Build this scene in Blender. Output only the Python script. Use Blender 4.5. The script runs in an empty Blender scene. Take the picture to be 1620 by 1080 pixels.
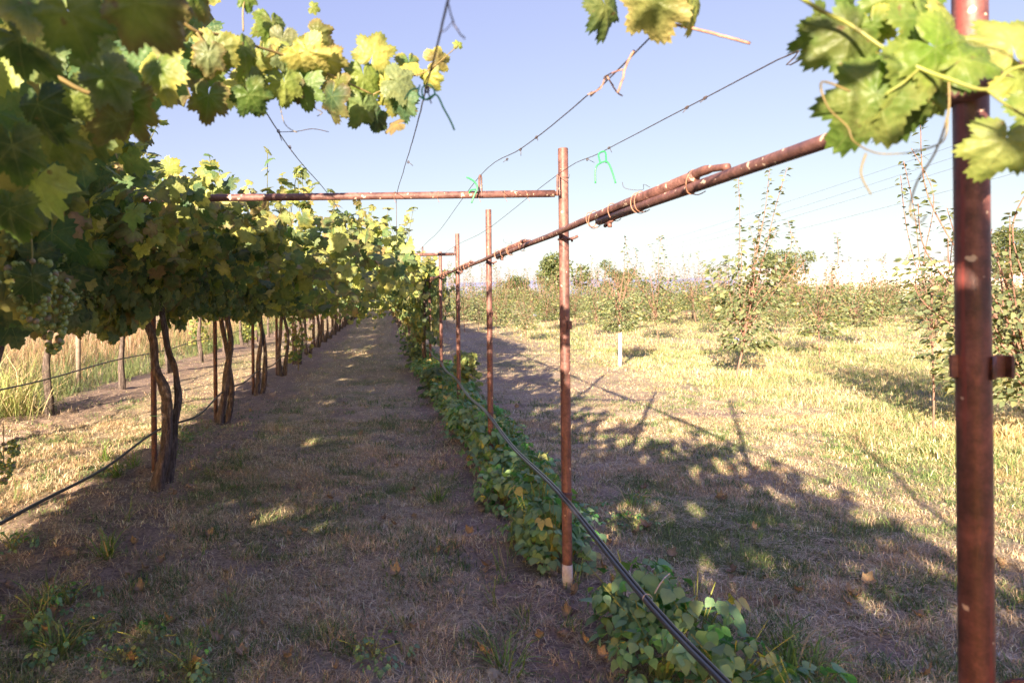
import bpy, math, random
import numpy as np
from mathutils import Vector, Matrix

R = random.Random(7)
rng = np.random.default_rng(11)
PI = math.pi
scene = bpy.context.scene

# ------------------------------------------------------------------ camera
ROLL = math.radians(0.6)
CAM_H = 1.6
FPX, CX, CY = 1100.0, 604.0, 470.0          # focal length and principal point in photo pixels
cd = bpy.data.cameras.new("camera")
cam = bpy.data.objects.new("camera", cd)
scene.collection.objects.link(cam)
cd.lens = FPX / 1620 * 36
cd.sensor_width = 36
cd.shift_x = (810 - CX) / 1620
cd.shift_y = -(540 - CY) / 1620
cd.clip_end = 8000
cd.clip_start = 0.05
cam.matrix_world = Matrix.Translation((0, 0, CAM_H)) @ Matrix.Rotation(PI / 2, 4, 'X') @ Matrix.Rotation(-ROLL, 4, 'Z')
cd.dof.use_dof = True
cd.dof.focus_distance = 5.5
cd.dof.aperture_fstop = 4.8
scene.camera = cam

# ------------------------------------------------------------------ light
SUN_TO = Vector((-3.47, -7.6, 2.39)).normalized()       # towards the sun
elev = math.asin(SUN_TO.z)
azim = math.atan2(SUN_TO.x, SUN_TO.y)                    # clockwise from +Y
world = bpy.data.worlds.new("World")
scene.world = world
world.use_nodes = True
wn = world.node_tree
bg = wn.nodes['Background']
sky = wn.nodes.new('ShaderNodeTexSky')
sky.sky_type = 'NISHITA'
sky.sun_disc = False
sky.sun_elevation = elev
sky.sun_rotation = azim
sky.altitude = 200
sky.air_density = 1.0
sky.dust_density = 0.7
sky.ozone_density = 2.0
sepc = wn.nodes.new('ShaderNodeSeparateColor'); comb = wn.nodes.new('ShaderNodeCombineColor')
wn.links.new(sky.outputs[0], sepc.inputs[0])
for ch, (pw_, gn_, ln_) in enumerate(((.55, .655, .040), (.62, .535, .034), (.20, 1.20, .026))):     # softens the horizon like a camera's response, adds extra fill near the sun
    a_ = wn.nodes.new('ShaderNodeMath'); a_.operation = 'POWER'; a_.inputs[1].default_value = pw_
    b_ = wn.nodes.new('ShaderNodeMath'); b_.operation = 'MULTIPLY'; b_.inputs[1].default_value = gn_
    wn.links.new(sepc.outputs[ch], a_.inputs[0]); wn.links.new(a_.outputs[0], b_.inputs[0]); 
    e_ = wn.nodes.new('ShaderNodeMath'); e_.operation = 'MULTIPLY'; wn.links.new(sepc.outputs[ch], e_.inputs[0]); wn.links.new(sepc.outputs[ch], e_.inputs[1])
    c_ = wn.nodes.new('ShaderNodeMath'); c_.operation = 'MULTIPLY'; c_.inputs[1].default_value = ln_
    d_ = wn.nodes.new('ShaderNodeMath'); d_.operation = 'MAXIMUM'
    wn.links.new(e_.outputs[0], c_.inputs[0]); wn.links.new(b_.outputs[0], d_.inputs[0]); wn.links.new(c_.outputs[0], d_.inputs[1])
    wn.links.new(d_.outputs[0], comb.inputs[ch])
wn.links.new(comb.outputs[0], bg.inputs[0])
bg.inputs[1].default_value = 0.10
sl = bpy.data.lights.new("sun", 'SUN')
sl.energy = 3.6
sl.angle = math.radians(0.5)
sl.color = (1.0, 0.81, 0.60)
sun = bpy.data.objects.new("sun", sl)
scene.collection.objects.link(sun)
sun.rotation_euler = SUN_TO.to_track_quat('Z', 'Y').to_euler()
scene.view_settings.view_transform = 'Standard'
scene.view_settings.look = 'None'
scene.view_settings.exposure = 2.62
scene.view_settings.gamma = 1.0
scene.cycles.max_bounces = 8
scene.cycles.transmission_bounces = 6
scene.cycles.transparent_max_bounces = 6

# ------------------------------------------------------------------ helpers
CR, SR = math.cos(ROLL), math.sin(ROLL)
def at(px, py, Y):
    dx, dy = px - CX, CY - py
    tx, ty = dx * CR + dy * SR, -dx * SR + dy * CR
    return np.array((tx * Y / FPX, Y, CAM_H + ty * Y / FPX))
def ground_at(px, py):
    dx, dy = px - CX, CY - py
    tx, ty = dx * CR + dy * SR, -dx * SR + dy * CR
    Y = CAM_H * FPX / (-ty)
    return tx * Y / FPX, Y

_tab = np.random.default_rng(5).random((256, 256))
def vnoise(x, y, s=1.0, seed=0):
    x = np.asarray(x, float) / s + seed * 17.31; y = np.asarray(y, float) / s + seed * 9.77
    xi = np.floor(x).astype(int); yi = np.floor(y).astype(int)
    fx = x - xi; fy = y - yi
    fx = fx * fx * (3 - 2 * fx); fy = fy * fy * (3 - 2 * fy)
    a = _tab[xi & 255, yi & 255]; b = _tab[(xi + 1) & 255, yi & 255]
    c = _tab[xi & 255, (yi + 1) & 255]; d = _tab[(xi + 1) & 255, (yi + 1) & 255]
    return (a * (1 - fx) + b * fx) * (1 - fy) + (c * (1 - fx) + d * fx) * fy
def fbm(x, y, s=1.0, seed=0, o=4):
    t = 0; a = 1.0; n = 0
    for k in range(o):
        t = t + a * vnoise(x, y, s / 2 ** k, seed + k * 3); n += a; a *= 0.55
    return t / n
def sstep(a, b, x):
    t = np.clip((np.asarray(x, float) - a) / (b - a), 0, 1)
    return t * t * (3 - 2 * t)
def band(x, c, w, soft):
    return 1 - sstep(w, w + soft, np.abs(np.asarray(x) - c))
def unit(a):
    a = np.asarray(a, float)
    return a / np.maximum(np.linalg.norm(a, axis=-1, keepdims=True), 1e-9)

ROW_L, ROW_R, ROW_LL = -2.09, 0.984, -4.62
D0, DS = 3.745, 2.62                    # first post past the camera, post spacing

def ground_h(x, y):
    x = np.asarray(x, float); y = np.asarray(y, float)
    near = 1 - sstep(30, 60, np.hypot(x, y))
    h = (fbm(x, y, 1.3, 1) - .5) * 0.09 + (fbm(x, y, 0.20, 4, 3) - .5) * 0.045
    soil = np.maximum(band(x, ROW_L, .35, .4), np.maximum(band(x, 1.0, .22, .3), band(x, ROW_LL, .35, .4)))
    h = h + soil * ((vnoise(x, y, .09, 8) - .5) * .042 + (vnoise(x, y, .16, 9) - .5) * .035) + soil * .02
    h = h + sstep(4.5, 8, x) * (fbm(x, y, 2.5, 12) - .5) * .12
    return h * near

class G:
    def __init__(s):
        s.v = []; s.c = []; s.u = []; s.f3 = []; s.f4 = []; s.n = 0
    def add(s, V, F, C=None, U=None):
        V = np.asarray(V, float).reshape(-1, 3); m = len(V)
        if C is None: C = (1, 1, 1)
        C = np.broadcast_to(np.asarray(C, float), (m, 3))
        U = np.zeros((m, 2)) if U is None else U
        s.v.append(V); s.c.append(C); s.u.append(U)
        for f in (F if isinstance(F, (list, tuple)) else [F]):
            f = np.asarray(f, int)
            if f.size == 0: continue
            (s.f3 if f.shape[1] == 3 else s.f4).append(f + s.n)
        s.n += m
        return s
    def mesh(s, name, off=(0, 0, 0), smooth=True):
        V = np.concatenate(s.v) - np.asarray(off, float); C = np.concatenate(s.c); U = np.concatenate(s.u)
        f3 = np.concatenate(s.f3) if s.f3 else np.zeros((0, 3), int)
        f4 = np.concatenate(s.f4) if s.f4 else np.zeros((0, 4), int)
        me = bpy.data.meshes.new(name)
        me.vertices.add(len(V)); me.vertices.foreach_set("co", V.astype(np.float32).ravel())
        idx = np.concatenate([f3.ravel(), f4.ravel()]).astype(np.int32)
        me.loops.add(len(idx)); me.loops.foreach_set("vertex_index", idx)
        n3, n4 = len(f3), len(f4)
        st = np.concatenate([np.arange(n3) * 3, n3 * 3 + np.arange(n4) * 4]).astype(np.int32)
        me.polygons.add(n3 + n4); me.polygons.foreach_set("loop_start", st)
        me.polygons.foreach_set("loop_total", np.concatenate([np.full(n3, 3), np.full(n4, 4)]).astype(np.int32))
        if smooth: me.polygons.foreach_set("use_smooth", np.ones(n3 + n4, bool))
        a = me.color_attributes.new("Col", 'FLOAT_COLOR', 'POINT')
        a.data.foreach_set("color", np.concatenate([C, np.ones((len(C), 1))], 1).astype(np.float32).ravel())
        b = me.attributes.new("leafuv", 'FLOAT_VECTOR', 'POINT')
        b.data.foreach_set("vector", np.concatenate([U, np.zeros((len(U), 1))], 1).astype(np.float32).ravel())
        me.update(calc_edges=True)
        return me

def tube(g, P, r, n=8, C=None, caps=True, wob=0, seed=0):
    P = np.asarray(P, float); m = len(P)
    r = np.broadcast_to(np.asarray(r, float), (m,))
    T = unit(np.gradient(P, axis=0))
    a = np.array((0, 0, 1.)) if abs(T[0][2]) < .9 else np.array((1., 0, 0))
    N = unit(np.cross(T[0], a)); V = []
    ang = np.arange(n) * 2 * PI / n
    for i in range(m):
        N = unit(N - T[i] * np.dot(N, T[i])); B = np.cross(T[i], N)
        rr = r[i]
        if wob:
            rr = rr * (1 + wob * (np.sin(ang * 3 + i * .35 + seed) * .5 + np.sin(ang * 5 - i * .22 + seed * 2) * .35 + rng.normal(0, .25, n)))
            rr = rr[:, None]
        V.append(P[i] + rr * (np.cos(ang)[:, None] * N + np.sin(ang)[:, None] * B))
    V = np.concatenate(V)
    i = np.arange(m - 1)[:, None] * n; j = np.arange(n)[None]
    q = np.stack([i + j, i + (j + 1) % n, i + n + (j + 1) % n, i + n + j], -1).reshape(-1, 4)
    F = [q]
    if caps:
        V = np.concatenate([V, P[:1], P[-1:]]); c0, c1 = m * n, m * n + 1
        jj = np.arange(n)
        F.append(np.stack([np.full(n, c0), (jj + 1) % n, jj], 1))
        F.append(np.stack([np.full(n, c1), (m - 1) * n + jj, (m - 1) * n + (jj + 1) % n], 1))
    g.add(V, F, C)
    return g
def box(g, c, s, C=None, rot=None):
    c = np.asarray(c, float); s = np.asarray(s, float) / 2
    V = np.array([(x, y, z) for x in (-1, 1) for y in (-1, 1) for z in (-1, 1)], float) * s
    if rot is not None: V = V @ np.asarray(rot).T
    F = np.array([(0, 1, 3, 2), (4, 6, 7, 5), (0, 4, 5, 1), (2, 3, 7, 6), (0, 2, 6, 4), (1, 5, 7, 3)])
    V2 = (V + c)[F].reshape(-1, 3)
    g.add(V2, np.arange(24).reshape(6, 4), C)
    return g
def smoothpath(P, k=6):
    P = np.asarray(P, float); out = []
    for i in range(len(P) - 1):
        p0 = P[max(i - 1, 0)]; p1 = P[i]; p2 = P[i + 1]; p3 = P[min(i + 2, len(P) - 1)]
        for t in np.arange(k) / k:
            out.append(.5 * ((2 * p1) + (-p0 + p2) * t + (2 * p0 - 5 * p1 + 4 * p2 - p3) * t * t + (-p0 + 3 * p1 - 3 * p2 + p3) * t ** 3))
    out.append(P[-1]); return np.array(out)
def ring(g, c, r, thick, axis, n=18, C=None, m=6, sx=1.0):
    axis = unit(axis); a = np.array((0, 0, 1.)) if abs(axis[2]) < .9 else np.array((1., 0, 0))
    u = unit(np.cross(axis, a)); w = np.cross(axis, u)
    t = np.arange(n + 1) * 2 * PI / n
    P = np.asarray(c) + r * (np.cos(t)[:, None] * u + sx * np.sin(t)[:, None] * w) + axis * (t[:, None] / 6.283 * thick * .8)
    tube(g, P, thick, m, C)

def link(o, parent=None):
    scene.collection.objects.link(o)
    if parent is not None: o.parent = parent
    return o
def mobj(name, me, m, parent=None, loc=(0, 0, 0)):
    o = bpy.data.objects.new(name, me)
    if not me.materials: me.materials.append(m)
    o.location = loc
    return link(o, parent)
def props(o, label, cat=None, group=None, kind=None):
    if label: o['label'] = label
    if cat: o['category'] = cat
    if group: o['group'] = group
    if kind: o['kind'] = kind
    return o
def thing(name, label, cat, loc=(0, 0, 0), group=None, rz=0, sc=1):
    o = bpy.data.objects.new(name, None)
    o.empty_display_size = .1
    o.location = loc; o.rotation_euler = (0, 0, rz)
    if sc != 1: o.scale = (sc, sc, sc)
    link(o)
    return props(o, label, cat, group)
def copy_tree(o, parent=None):
    kids = list(o.children)
    c = o.copy(); scene.collection.objects.link(c)
    c.parent = parent
    for ch in kids: copy_tree(ch, c)
    return c

# ------------------------------------------------------------------ materials
def newmat(name):
    m = bpy.data.materials.new(name); m.use_nodes = True
    nt = m.node_tree; nt.nodes.clear()
    out = nt.nodes.new('ShaderNodeOutputMaterial')
    p = nt.nodes.new('ShaderNodeBsdfPrincipled')
    nt.links.new(p.outputs[0], out.inputs[0])
    return m, nt, p, out
def noise(nt, scale, detail=4, rough=.6, vec=None, dist=0):
    n = nt.nodes.new('ShaderNodeTexNoise'); n.inputs['Scale'].default_value = scale
    n.inputs['Detail'].default_value = detail; n.inputs['Roughness'].default_value = rough
    n.inputs['Distortion'].default_value = dist
    if vec is not None: nt.links.new(vec, n.inputs['Vector'])
    return n
def ramp(nt, src, stops):
    r = nt.nodes.new('ShaderNodeValToRGB'); nt.links.new(src, r.inputs[0])
    e = r.color_ramp.elements
    while len(e) < len(stops): e.new(.5)
    for i, (p, c) in enumerate(stops):
        e[i].position = p; e[i].color = (c[0], c[1], c[2], 1) if isinstance(c, (tuple, list)) else (c, c, c, 1)
    return r
def mixc(nt, mode, fac, a, b):
    m = nt.nodes.new('ShaderNodeMixRGB'); m.blend_type = mode
    for i, v in enumerate((fac, a, b)):
        if isinstance(v, (int, float)): m.inputs[i].default_value = v if i == 0 else (v, v, v, 1)
        elif isinstance(v, tuple): m.inputs[i].default_value = (*v, 1)
        else: nt.links.new(v, m.inputs[i])
    return m.outputs[0]
def bump(nt, p, h, strength, dist=.01):
    b = nt.nodes.new('ShaderNodeBump'); b.inputs['Strength'].default_value = strength
    b.inputs['Distance'].default_value = dist
    nt.links.new(h, b.inputs['Height']); nt.links.new(b.outputs[0], p.inputs['Normal'])
def attr(nt, n='Col'):
    a = nt.nodes.new('ShaderNodeAttribute'); a.attribute_name = n; return a
def coord(nt, which='Object', scale=None):
    t = nt.nodes.new('ShaderNodeTexCoord')
    if scale is None: return t.outputs[which]
    m = nt.nodes.new('ShaderNodeMapping'); nt.links.new(t.outputs[which], m.inputs[0])
    m.inputs['Scale'].default_value = scale
    return m.outputs[0]

def mat_rust(name, c1, c2, c3, spots=0.0, rough=.5, streak=False):
    m, nt, p, out = newmat(name)
    v = coord(nt)
    n1 = noise(nt, 9, 6, .65, v); n2 = noise(nt, 70, 5, .7, v)
    r1 = ramp(nt, n1.outputs[0], [(.3, c1), (.52, c2), (.75, c3)])
    r2 = ramp(nt, n2.outputs[0], [(.3, .62), (.65, 1.12)])
    col = mixc(nt, 'MULTIPLY', 1.0, r1.outputs[0], r2.outputs[0])
    n4 = noise(nt, 6, 5, .7, coord(nt, 'Object', (3.0, 3.0, .5)))
    r4 = ramp(nt, n4.outputs[0], [(.5, 0.0), (.68, 1.0)])
    col = mixc(nt, 'MIX', r4.outputs[0], col, c1)
    n6 = noise(nt, 26, 6, .75, v); col = mixc(nt, 'MULTIPLY', .85, col, ramp(nt, n6.outputs[0], [(.36, .45), (.55, 1.0), (.7, 1.35)]).outputs[0])
    if streak:
        n5 = noise(nt, 3, 4, .6, coord(nt, 'Object', (12, 12, .25)))
        r5 = ramp(nt, n5.outputs[0], [(.56, 0.0), (.62, 1.0)])
        col = mixc(nt, 'MIX', r5.outputs[0], col, (.20, .05, .045))
    if spots:
        n3 = noise(nt, 38, 2, .5, v)
        r3 = ramp(nt, n3.outputs[0], [(.70 - spots * .05, 0.0), (.73 - spots * .05, 1.0)])
        col = mixc(nt, 'MIX', r3.outputs[0], col, (.62, .48, .36))
    nt.links.new(col, p.inputs['Base Color'])
    rr = ramp(nt, n1.outputs[0], [(.3, rough - .12), (.7, rough + .2)])
    nt.links.new(rr.outputs[0], p.inputs['Roughness'])
    p.inputs['Specular IOR Level'].default_value = .45
    bump(nt, p, n2.outputs[0], .35, .004)
    return m
M = {}
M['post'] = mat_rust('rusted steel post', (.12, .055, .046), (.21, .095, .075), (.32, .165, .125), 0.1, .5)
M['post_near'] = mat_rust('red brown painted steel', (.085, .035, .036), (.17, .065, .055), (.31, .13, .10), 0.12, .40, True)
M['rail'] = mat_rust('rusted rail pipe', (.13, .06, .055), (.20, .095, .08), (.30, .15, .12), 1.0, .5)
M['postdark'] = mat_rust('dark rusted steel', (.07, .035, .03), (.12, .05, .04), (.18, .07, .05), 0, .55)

def simple(name, c, rough=.6, c2=None, ns=30, b=0.2, bd=.003, spec=.4, metallic=0):
    m, nt, p, out = newmat(name)
    n = noise(nt, ns, 5, .65, coord(nt))
    c2 = c2 or tuple(x * .6 for x in c)
    r = ramp(nt, n.outputs[0], [(.3, c2), (.68, c)])
    nt.links.new(r.outputs[0], p.inputs['Base Color'])
    p.inputs['Roughness'].default_value = rough
    p.inputs['Specular IOR Level'].default_value = spec
    p.inputs['Metallic'].default_value = metallic
    if b: bump(nt, p, n.outputs[0], b, bd)
    return m
M['wire'] = simple('trellis wire', (.10, .07, .06), .5, (.04, .03, .03), 60)
M['tie_wire'] = simple('tie wire', (.42, .22, .14), .5, (.2, .09, .06), 80)
M['hose'] = simple('black hose', (.035, .035, .042), .28, (.02, .02, .025), 20, .05, .002, .6)
M['drip'] = simple('drip line', (.05, .045, .045), .35, (.03, .03, .03), 20, .05, .002, .6)
M['greentie'] = simple('green plastic tie', (.05, .32, .12), .35, (.03, .22, .09), 20, 0)
M['whitepaint'] = simple('whitewash', (.70, .66, .62), .7, (.42, .34, .30), 24, .3)
M['wood'] = simple('weathered wood', (.30, .24, .19), .85, (.14, .11, .09), 18, .6)
M['roofwhite'] = simple('white sheeting', (.72, .68, .68), .5, (.6, .56, .57), 2, 0)
M['pale_wall'] = simple('pale wall', (.6, .52, .46), .8, (.5, .43, .38), 2, 0)
M['darkbag'] = simple('dark plastic', (.04, .04, .05), .4, (.02, .02, .03), 12, .3)
M['bluebag'] = simple('pale blue plastic', (.42, .48, .70), .4, (.30, .36, .60), 12, .2)

def mat_bark(name, c1, c2, c3):
    m, nt, p, out = newmat(name)
    v = coord(nt, 'Object', (1, 1, .16))
    n1 = noise(nt, 60, 6, .7, v, .6); n2 = noise(nt, 7, 4, .6, coord(nt))
    r1 = ramp(nt, n1.outputs[0], [(.32, c1), (.5, c2), (.7, c3)])
    col = mixc(nt, 'MULTIPLY', .6, r1.outputs[0], ramp(nt, n2.outputs[0], [(.3, .55), (.7, 1.3)]).outputs[0])
    nt.links.new(col, p.inputs['Base Color'])
    p.inputs['Roughness'].default_value = .85
    p.inputs['Specular IOR Level'].default_value = .2
    bump(nt, p, n1.outputs[0], 1.0, .012)
    return m
M['bark'] = mat_bark('vine bark', (.035, .026, .024), (.10, .077, .068), (.25, .20, .175))
M['twig'] = mat_bark('orchard bark', (.14, .075, .055), (.26, .15, .115), (.36, .23, .18))
M['cane'] = simple('green brown cane', (.26, .19, .07), .5, (.14, .11, .04), 20, .1)
M['cane_green'] = simple('young green cane', (.30, .34, .06), .45, (.16, .15, .05), 14, .1)

def mat_leaf(name, veins=True, transl=.42, under=True, rough=.48, tint=(1.3, 1.4, .55)):
    m, nt, p, out = newmat(name)
    a = attr(nt); col = a.outputs['Color']
    n = noise(nt, 28, 4, .65, coord(nt))
    col = mixc(nt, 'MULTIPLY', 1.0, col, ramp(nt, n.outputs[0], [(.3, (.70, .74, .70)), (.7, (1.28, 1.2, 1.15))]).outputs[0])
    if veins:
        n7 = noise(nt, 11, 4, .7, coord(nt)); n8 = noise(nt, 55, 3, .6, coord(nt))
        col = mixc(nt, 'MIX', ramp(nt, n7.outputs[0], [(.50, 0.0), (.70, .55)]).outputs[0], col, (.30, .30, .10))
        col = mixc(nt, 'MIX', ramp(nt, n8.outputs[0], [(.66, 0.0), (.72, .8)]).outputs[0], col, (.16, .10, .05))
        uv = attr(nt, 'leafuv')
        sp = nt.nodes.new('ShaderNodeSeparateXYZ'); nt.links.new(uv.outputs['Vector'], sp.inputs[0])
        def mth(op, x, y=None, z=None):
            q = nt.nodes.new('ShaderNodeMath'); q.operation = op
            for i, vv in enumerate((x, y, z)):
                if vv is None: continue
                if isinstance(vv, (int, float)): q.inputs[i].default_value = vv
                else: nt.links.new(vv, q.inputs[i])
            return q.outputs[0]
        ax = mth('ABSOLUTE', sp.outputs[0]); dmin = ax
        for deg in (52, 108):
            c, s = math.cos(math.radians(deg)), math.sin(math.radians(deg))
            d = mth('ABSOLUTE', mth('SUBTRACT', mth('MULTIPLY', ax, c), mth('MULTIPLY', sp.outputs[1], s)))
            dmin = mth('MINIMUM', dmin, d)
        w = mth('SINE', mth('MULTIPLY', mth('ADD', mth('MULTIPLY', dmin, 1.0), sp.outputs[1]), 42.0))
        sec = mth('MULTIPLY', mth('GREATER_THAN', w, .95), .22)
        vm = mth('MAXIMUM', mth('LESS_THAN', dmin, .011), sec)
        col = mixc(nt, 'MIX', mth('MULTIPLY', vm, .38), col, (.24, .28, .10))
    if under:
        geo = nt.nodes.new('ShaderNodeNewGeometry')
        pale = mixc(nt, 'MIX', .45, col, (.20, .24, .15))
        col = mixc(nt, 'MIX', geo.outputs['Backfacing'], col, pale)
    nt.links.new(col, p.inputs['Base Color'])
    p.inputs['Roughness'].default_value = rough
    p.inputs['Specular IOR Level'].default_value = .35
    if veins:
        vo = nt.nodes.new('ShaderNodeTexVoronoi'); vo.inputs['Scale'].default_value = 95; nt.links.new(coord(nt), vo.inputs['Vector'])
        bump(nt, p, vo.outputs['Distance'], .55, .004)
    else: bump(nt, p, n.outputs[0], .25, .004)
    t = nt.nodes.new('ShaderNodeBsdfTranslucent')
    tc = mixc(nt, 'MULTIPLY', 1.0, col, tint)
    nt.links.new(tc, t.inputs[0])
    mx = nt.nodes.new('ShaderNodeMixShader'); mx.inputs[0].default_value = transl
    nt.links.new(p.outputs[0], mx.inputs[1]); nt.links.new(t.outputs[0], mx.inputs[2])
    nt.links.new(mx.outputs[0], out.inputs[0])
    return m
M['grape_leaf'] = mat_leaf('grape leaf')
M['bean_leaf'] = mat_leaf('bean leaf', False, .25, True, .45, (1.2, 1.3, .5))
M['orchard_leaf'] = mat_leaf('orchard leaf', False, .36, True, .42, (1.3, 1.3, .6))
M['grass'] = mat_leaf('grass blades', False, .25, False, .6, (1.2, 1.15, .7))
M['dryleaf'] = mat_leaf('dry leaf', True, .12, False, .8, (1.2, 1, .8))
m, nt, p, out = newmat('grape berry')
a = attr(nt)
nt.links.new(mixc(nt, 'MULTIPLY', 1, a.outputs['Color'], ramp(nt, noise(nt, 120, 3, .6, coord(nt)).outputs[0], [(.3, .8), (.7, 1.15)]).outputs[0]), p.inputs['Base Color'])
p.inputs['Roughness'].default_value = .42
p.inputs['Subsurface Weight'].default_value = .25
p.inputs['Subsurface Radius'].default_value = (.004, .005, .001)
M['berry'] = m
m, nt, p, out = newmat('ground soil and thatch')
a = attr(nt); v = coord(nt)
n1 = noise(nt, 45, 8, .75, v); n2 = noise(nt, 7, 5, .6, v)
c = mixc(nt, 'MULTIPLY', 1, a.outputs['Color'], ramp(nt, n1.outputs[0], [(.30, .35), (.70, 1.6)]).outputs[0])
c = mixc(nt, 'MULTIPLY', .6, c, ramp(nt, n2.outputs[0], [(.3, .7), (.7, 1.3)]).outputs[0])
nt.links.new(c, p.inputs['Base Color']); p.inputs['Roughness'].default_value = .95
p.inputs['Specular IOR Level'].default_value = .1
bump(nt, p, n1.outputs[0], .9, .02)
M['ground'] = m

# ------------------------------------------------------------------ ground
SOIL = np.array((.34, .25, .195)); STRAW = np.array((.60, .48, .33)); GREEN = np.array((.29, .29, .14))
def soil_mask(x, y):
    n = fbm(x, y, .7, 20) - .5
    s = np.maximum(band(x + n * .7, ROW_L, .42, .35), band(x + n * .5, 0.93, .30, .3))
    s = np.maximum(s, band(x + n * .7, ROW_LL, .45, .35))
    s = np.maximum(s, .75 * sstep(.56, .72, fbm(x, y, .5, 33)) * (1 - sstep(4.5, 6, x)))
    return s
def green_mask(x, y):
    g = .75 * sstep(.42, .70, fbm(x, y, .9, 41)) * sstep(.30, .62, fbm(x, y, .16, 43))
    g = np.maximum(g, .55 * sstep(4.4, 6.5, x + (fbm(x, y, 2, 44) - .5) * 3) * sstep(.36, .56, fbm(x, y, 1.6, 47)))
    # the greener clover patch right of the beans, in the edge of the shade
    g = np.maximum(g, band(np.hypot((x - 2.45 - .10 * (y - 4.5)) / .75, (y - 4.6) / .55) + (fbm(x, y, .5, 48) - .5) * 1.6, 0, .65, .9) * .9)
    return np.clip(g, 0, 1)
def axis(lo, hi, d0, d1, step, far):
    a = list(np.arange(d0, d1 + 1e-6, step)); s = step; x = d1; 
    while x < hi: s *= 1.14; x += s; a.append(min(x, hi))
    s = step; x = d0; b = []
    while x > lo: s *= 1.14; x -= s; b.append(max(x, lo))
    return np.array(b[::-1] + a)
xs = axis(-900, 900, -5.5, 6.0, .04, 0); ys = axis(-60, 1600, 2.4, 10.5, .035, 0)
X, Y = np.meshgrid(xs, ys, indexing='xy')
x, y = X.ravel(), Y.ravel(); z = ground_h(x, y)
sm = soil_mask(x, y)[:, None]; gm = green_mask(x, y)[:, None]
C = STRAW * (1 - gm) + GREEN * gm
C = C * .66  # darkened under the grass: shade of the gaps between blades put into the colour
C = C * (1 - sm) + SOIL * .95 * sm
C = C * (.8 + .4 * fbm(x, y, .25, 60)[:, None])
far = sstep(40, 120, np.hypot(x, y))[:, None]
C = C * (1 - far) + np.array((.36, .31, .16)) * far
nx, ny = len(xs), len(ys)
i = np.arange(ny - 1)[:, None] * nx; j = np.arange(nx - 1)[None]
q = np.stack([i + j, i + j + 1, i + nx + j + 1, i + nx + j], -1).reshape(-1, 4)
g = G().add(np.stack([x, y, z], 1), [q], C)
props(mobj('ground', g.mesh('ground'), M['ground']), None, kind='structure')

# ------------------------------------------------------------------ grass
def blades(g, P, h, w, lean, C, seg=2, tilt=None):
    """P base points, h lengths, w widths, lean 0 upright .. 1 flat"""
    n = len(P); az = rng.random(n) * 2 * PI; d = np.stack([np.cos(az), np.sin(az), 0 * az], 1)
    az2 = az + PI / 2 + rng.normal(0, .5, n); s = np.stack([np.cos(az2), np.sin(az2), 0 * az], 1)
    up = np.array((0, 0, 1.))
    L = lean[:, None]; h1 = h[:, None]; w1 = w[:, None]
    dirv = unit(up * (1 - L) + d * L); dir2 = unit(up * (1 - L) * .55 + d * (L + .35) - up * .12 * L)
    if seg == 2:
        mid = P + dirv * h1 * .55; tip = mid + dir2 * h1 * .5
        V = np.stack([P - s * w1 / 2, P + s * w1 / 2, mid + s * w1 * .36, mid - s * w1 * .36, tip], 1).reshape(-1, 3)
        b = np.arange(n) * 5
        F = [np.stack([b, b + 1, b + 2, b + 3], 1), np.stack([b + 3, b + 2, b + 4], 1)]
        k = 5
    else:
        tip = P + unit(dirv + dir2) * h1
        V = np.stack([P - s * w1 / 2, P + s * w1 / 2, tip], 1).reshape(-1, 3)
        b = np.arange(n) * 3; F = [np.stack([b, b + 1, b + 2], 1)]; k = 3
    g.add(V, F, np.repeat(C, k, 0))
def scatter(n, y0, y1, x0=None, x1=None, pw=1.0):
    Yr = y0 + (y1 - y0) * rng.random(n) ** pw
    lo = -.62 * Yr - .3; hi = .96 * Yr + .3
    if x0 is not None: lo = np.maximum(lo, x0)
    if x1 is not None: hi = np.minimum(hi, x1)
    Xr = lo + (hi - lo) * rng.random(n)
    ok = hi > lo
    return Xr[ok], Yr[ok]
def grass_cols(x, y, gm):
    n = len(x)
    pick = rng.random(n)
    G1 = np.array((.10, .17, .06)); G2 = np.array((.25, .28, .12)); S1 = np.array((.70, .52, .35)); S2 = np.array((.30, .22, .13)); S3 = np.array((.82, .67, .49))
    green = pick < np.clip(.06 + .95 * gm, 0, 1)
    strawp = sstep(.40, .62, fbm(x, y, .28, 75))
    a = rng.random((n, 1))
    C = np.where(green[:, None], G1 * a + G2 * (1 - a), np.where(rng.random((n, 1)) < .8 - .7 * strawp[:, None], S1 * .85 * a + S2 * (1 - a), S3 * a + S2 * (1 - a)))
    return np.minimum(C * rng.uniform(.85, 1.7, (n, 1)), .86), green
g = G()
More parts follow.
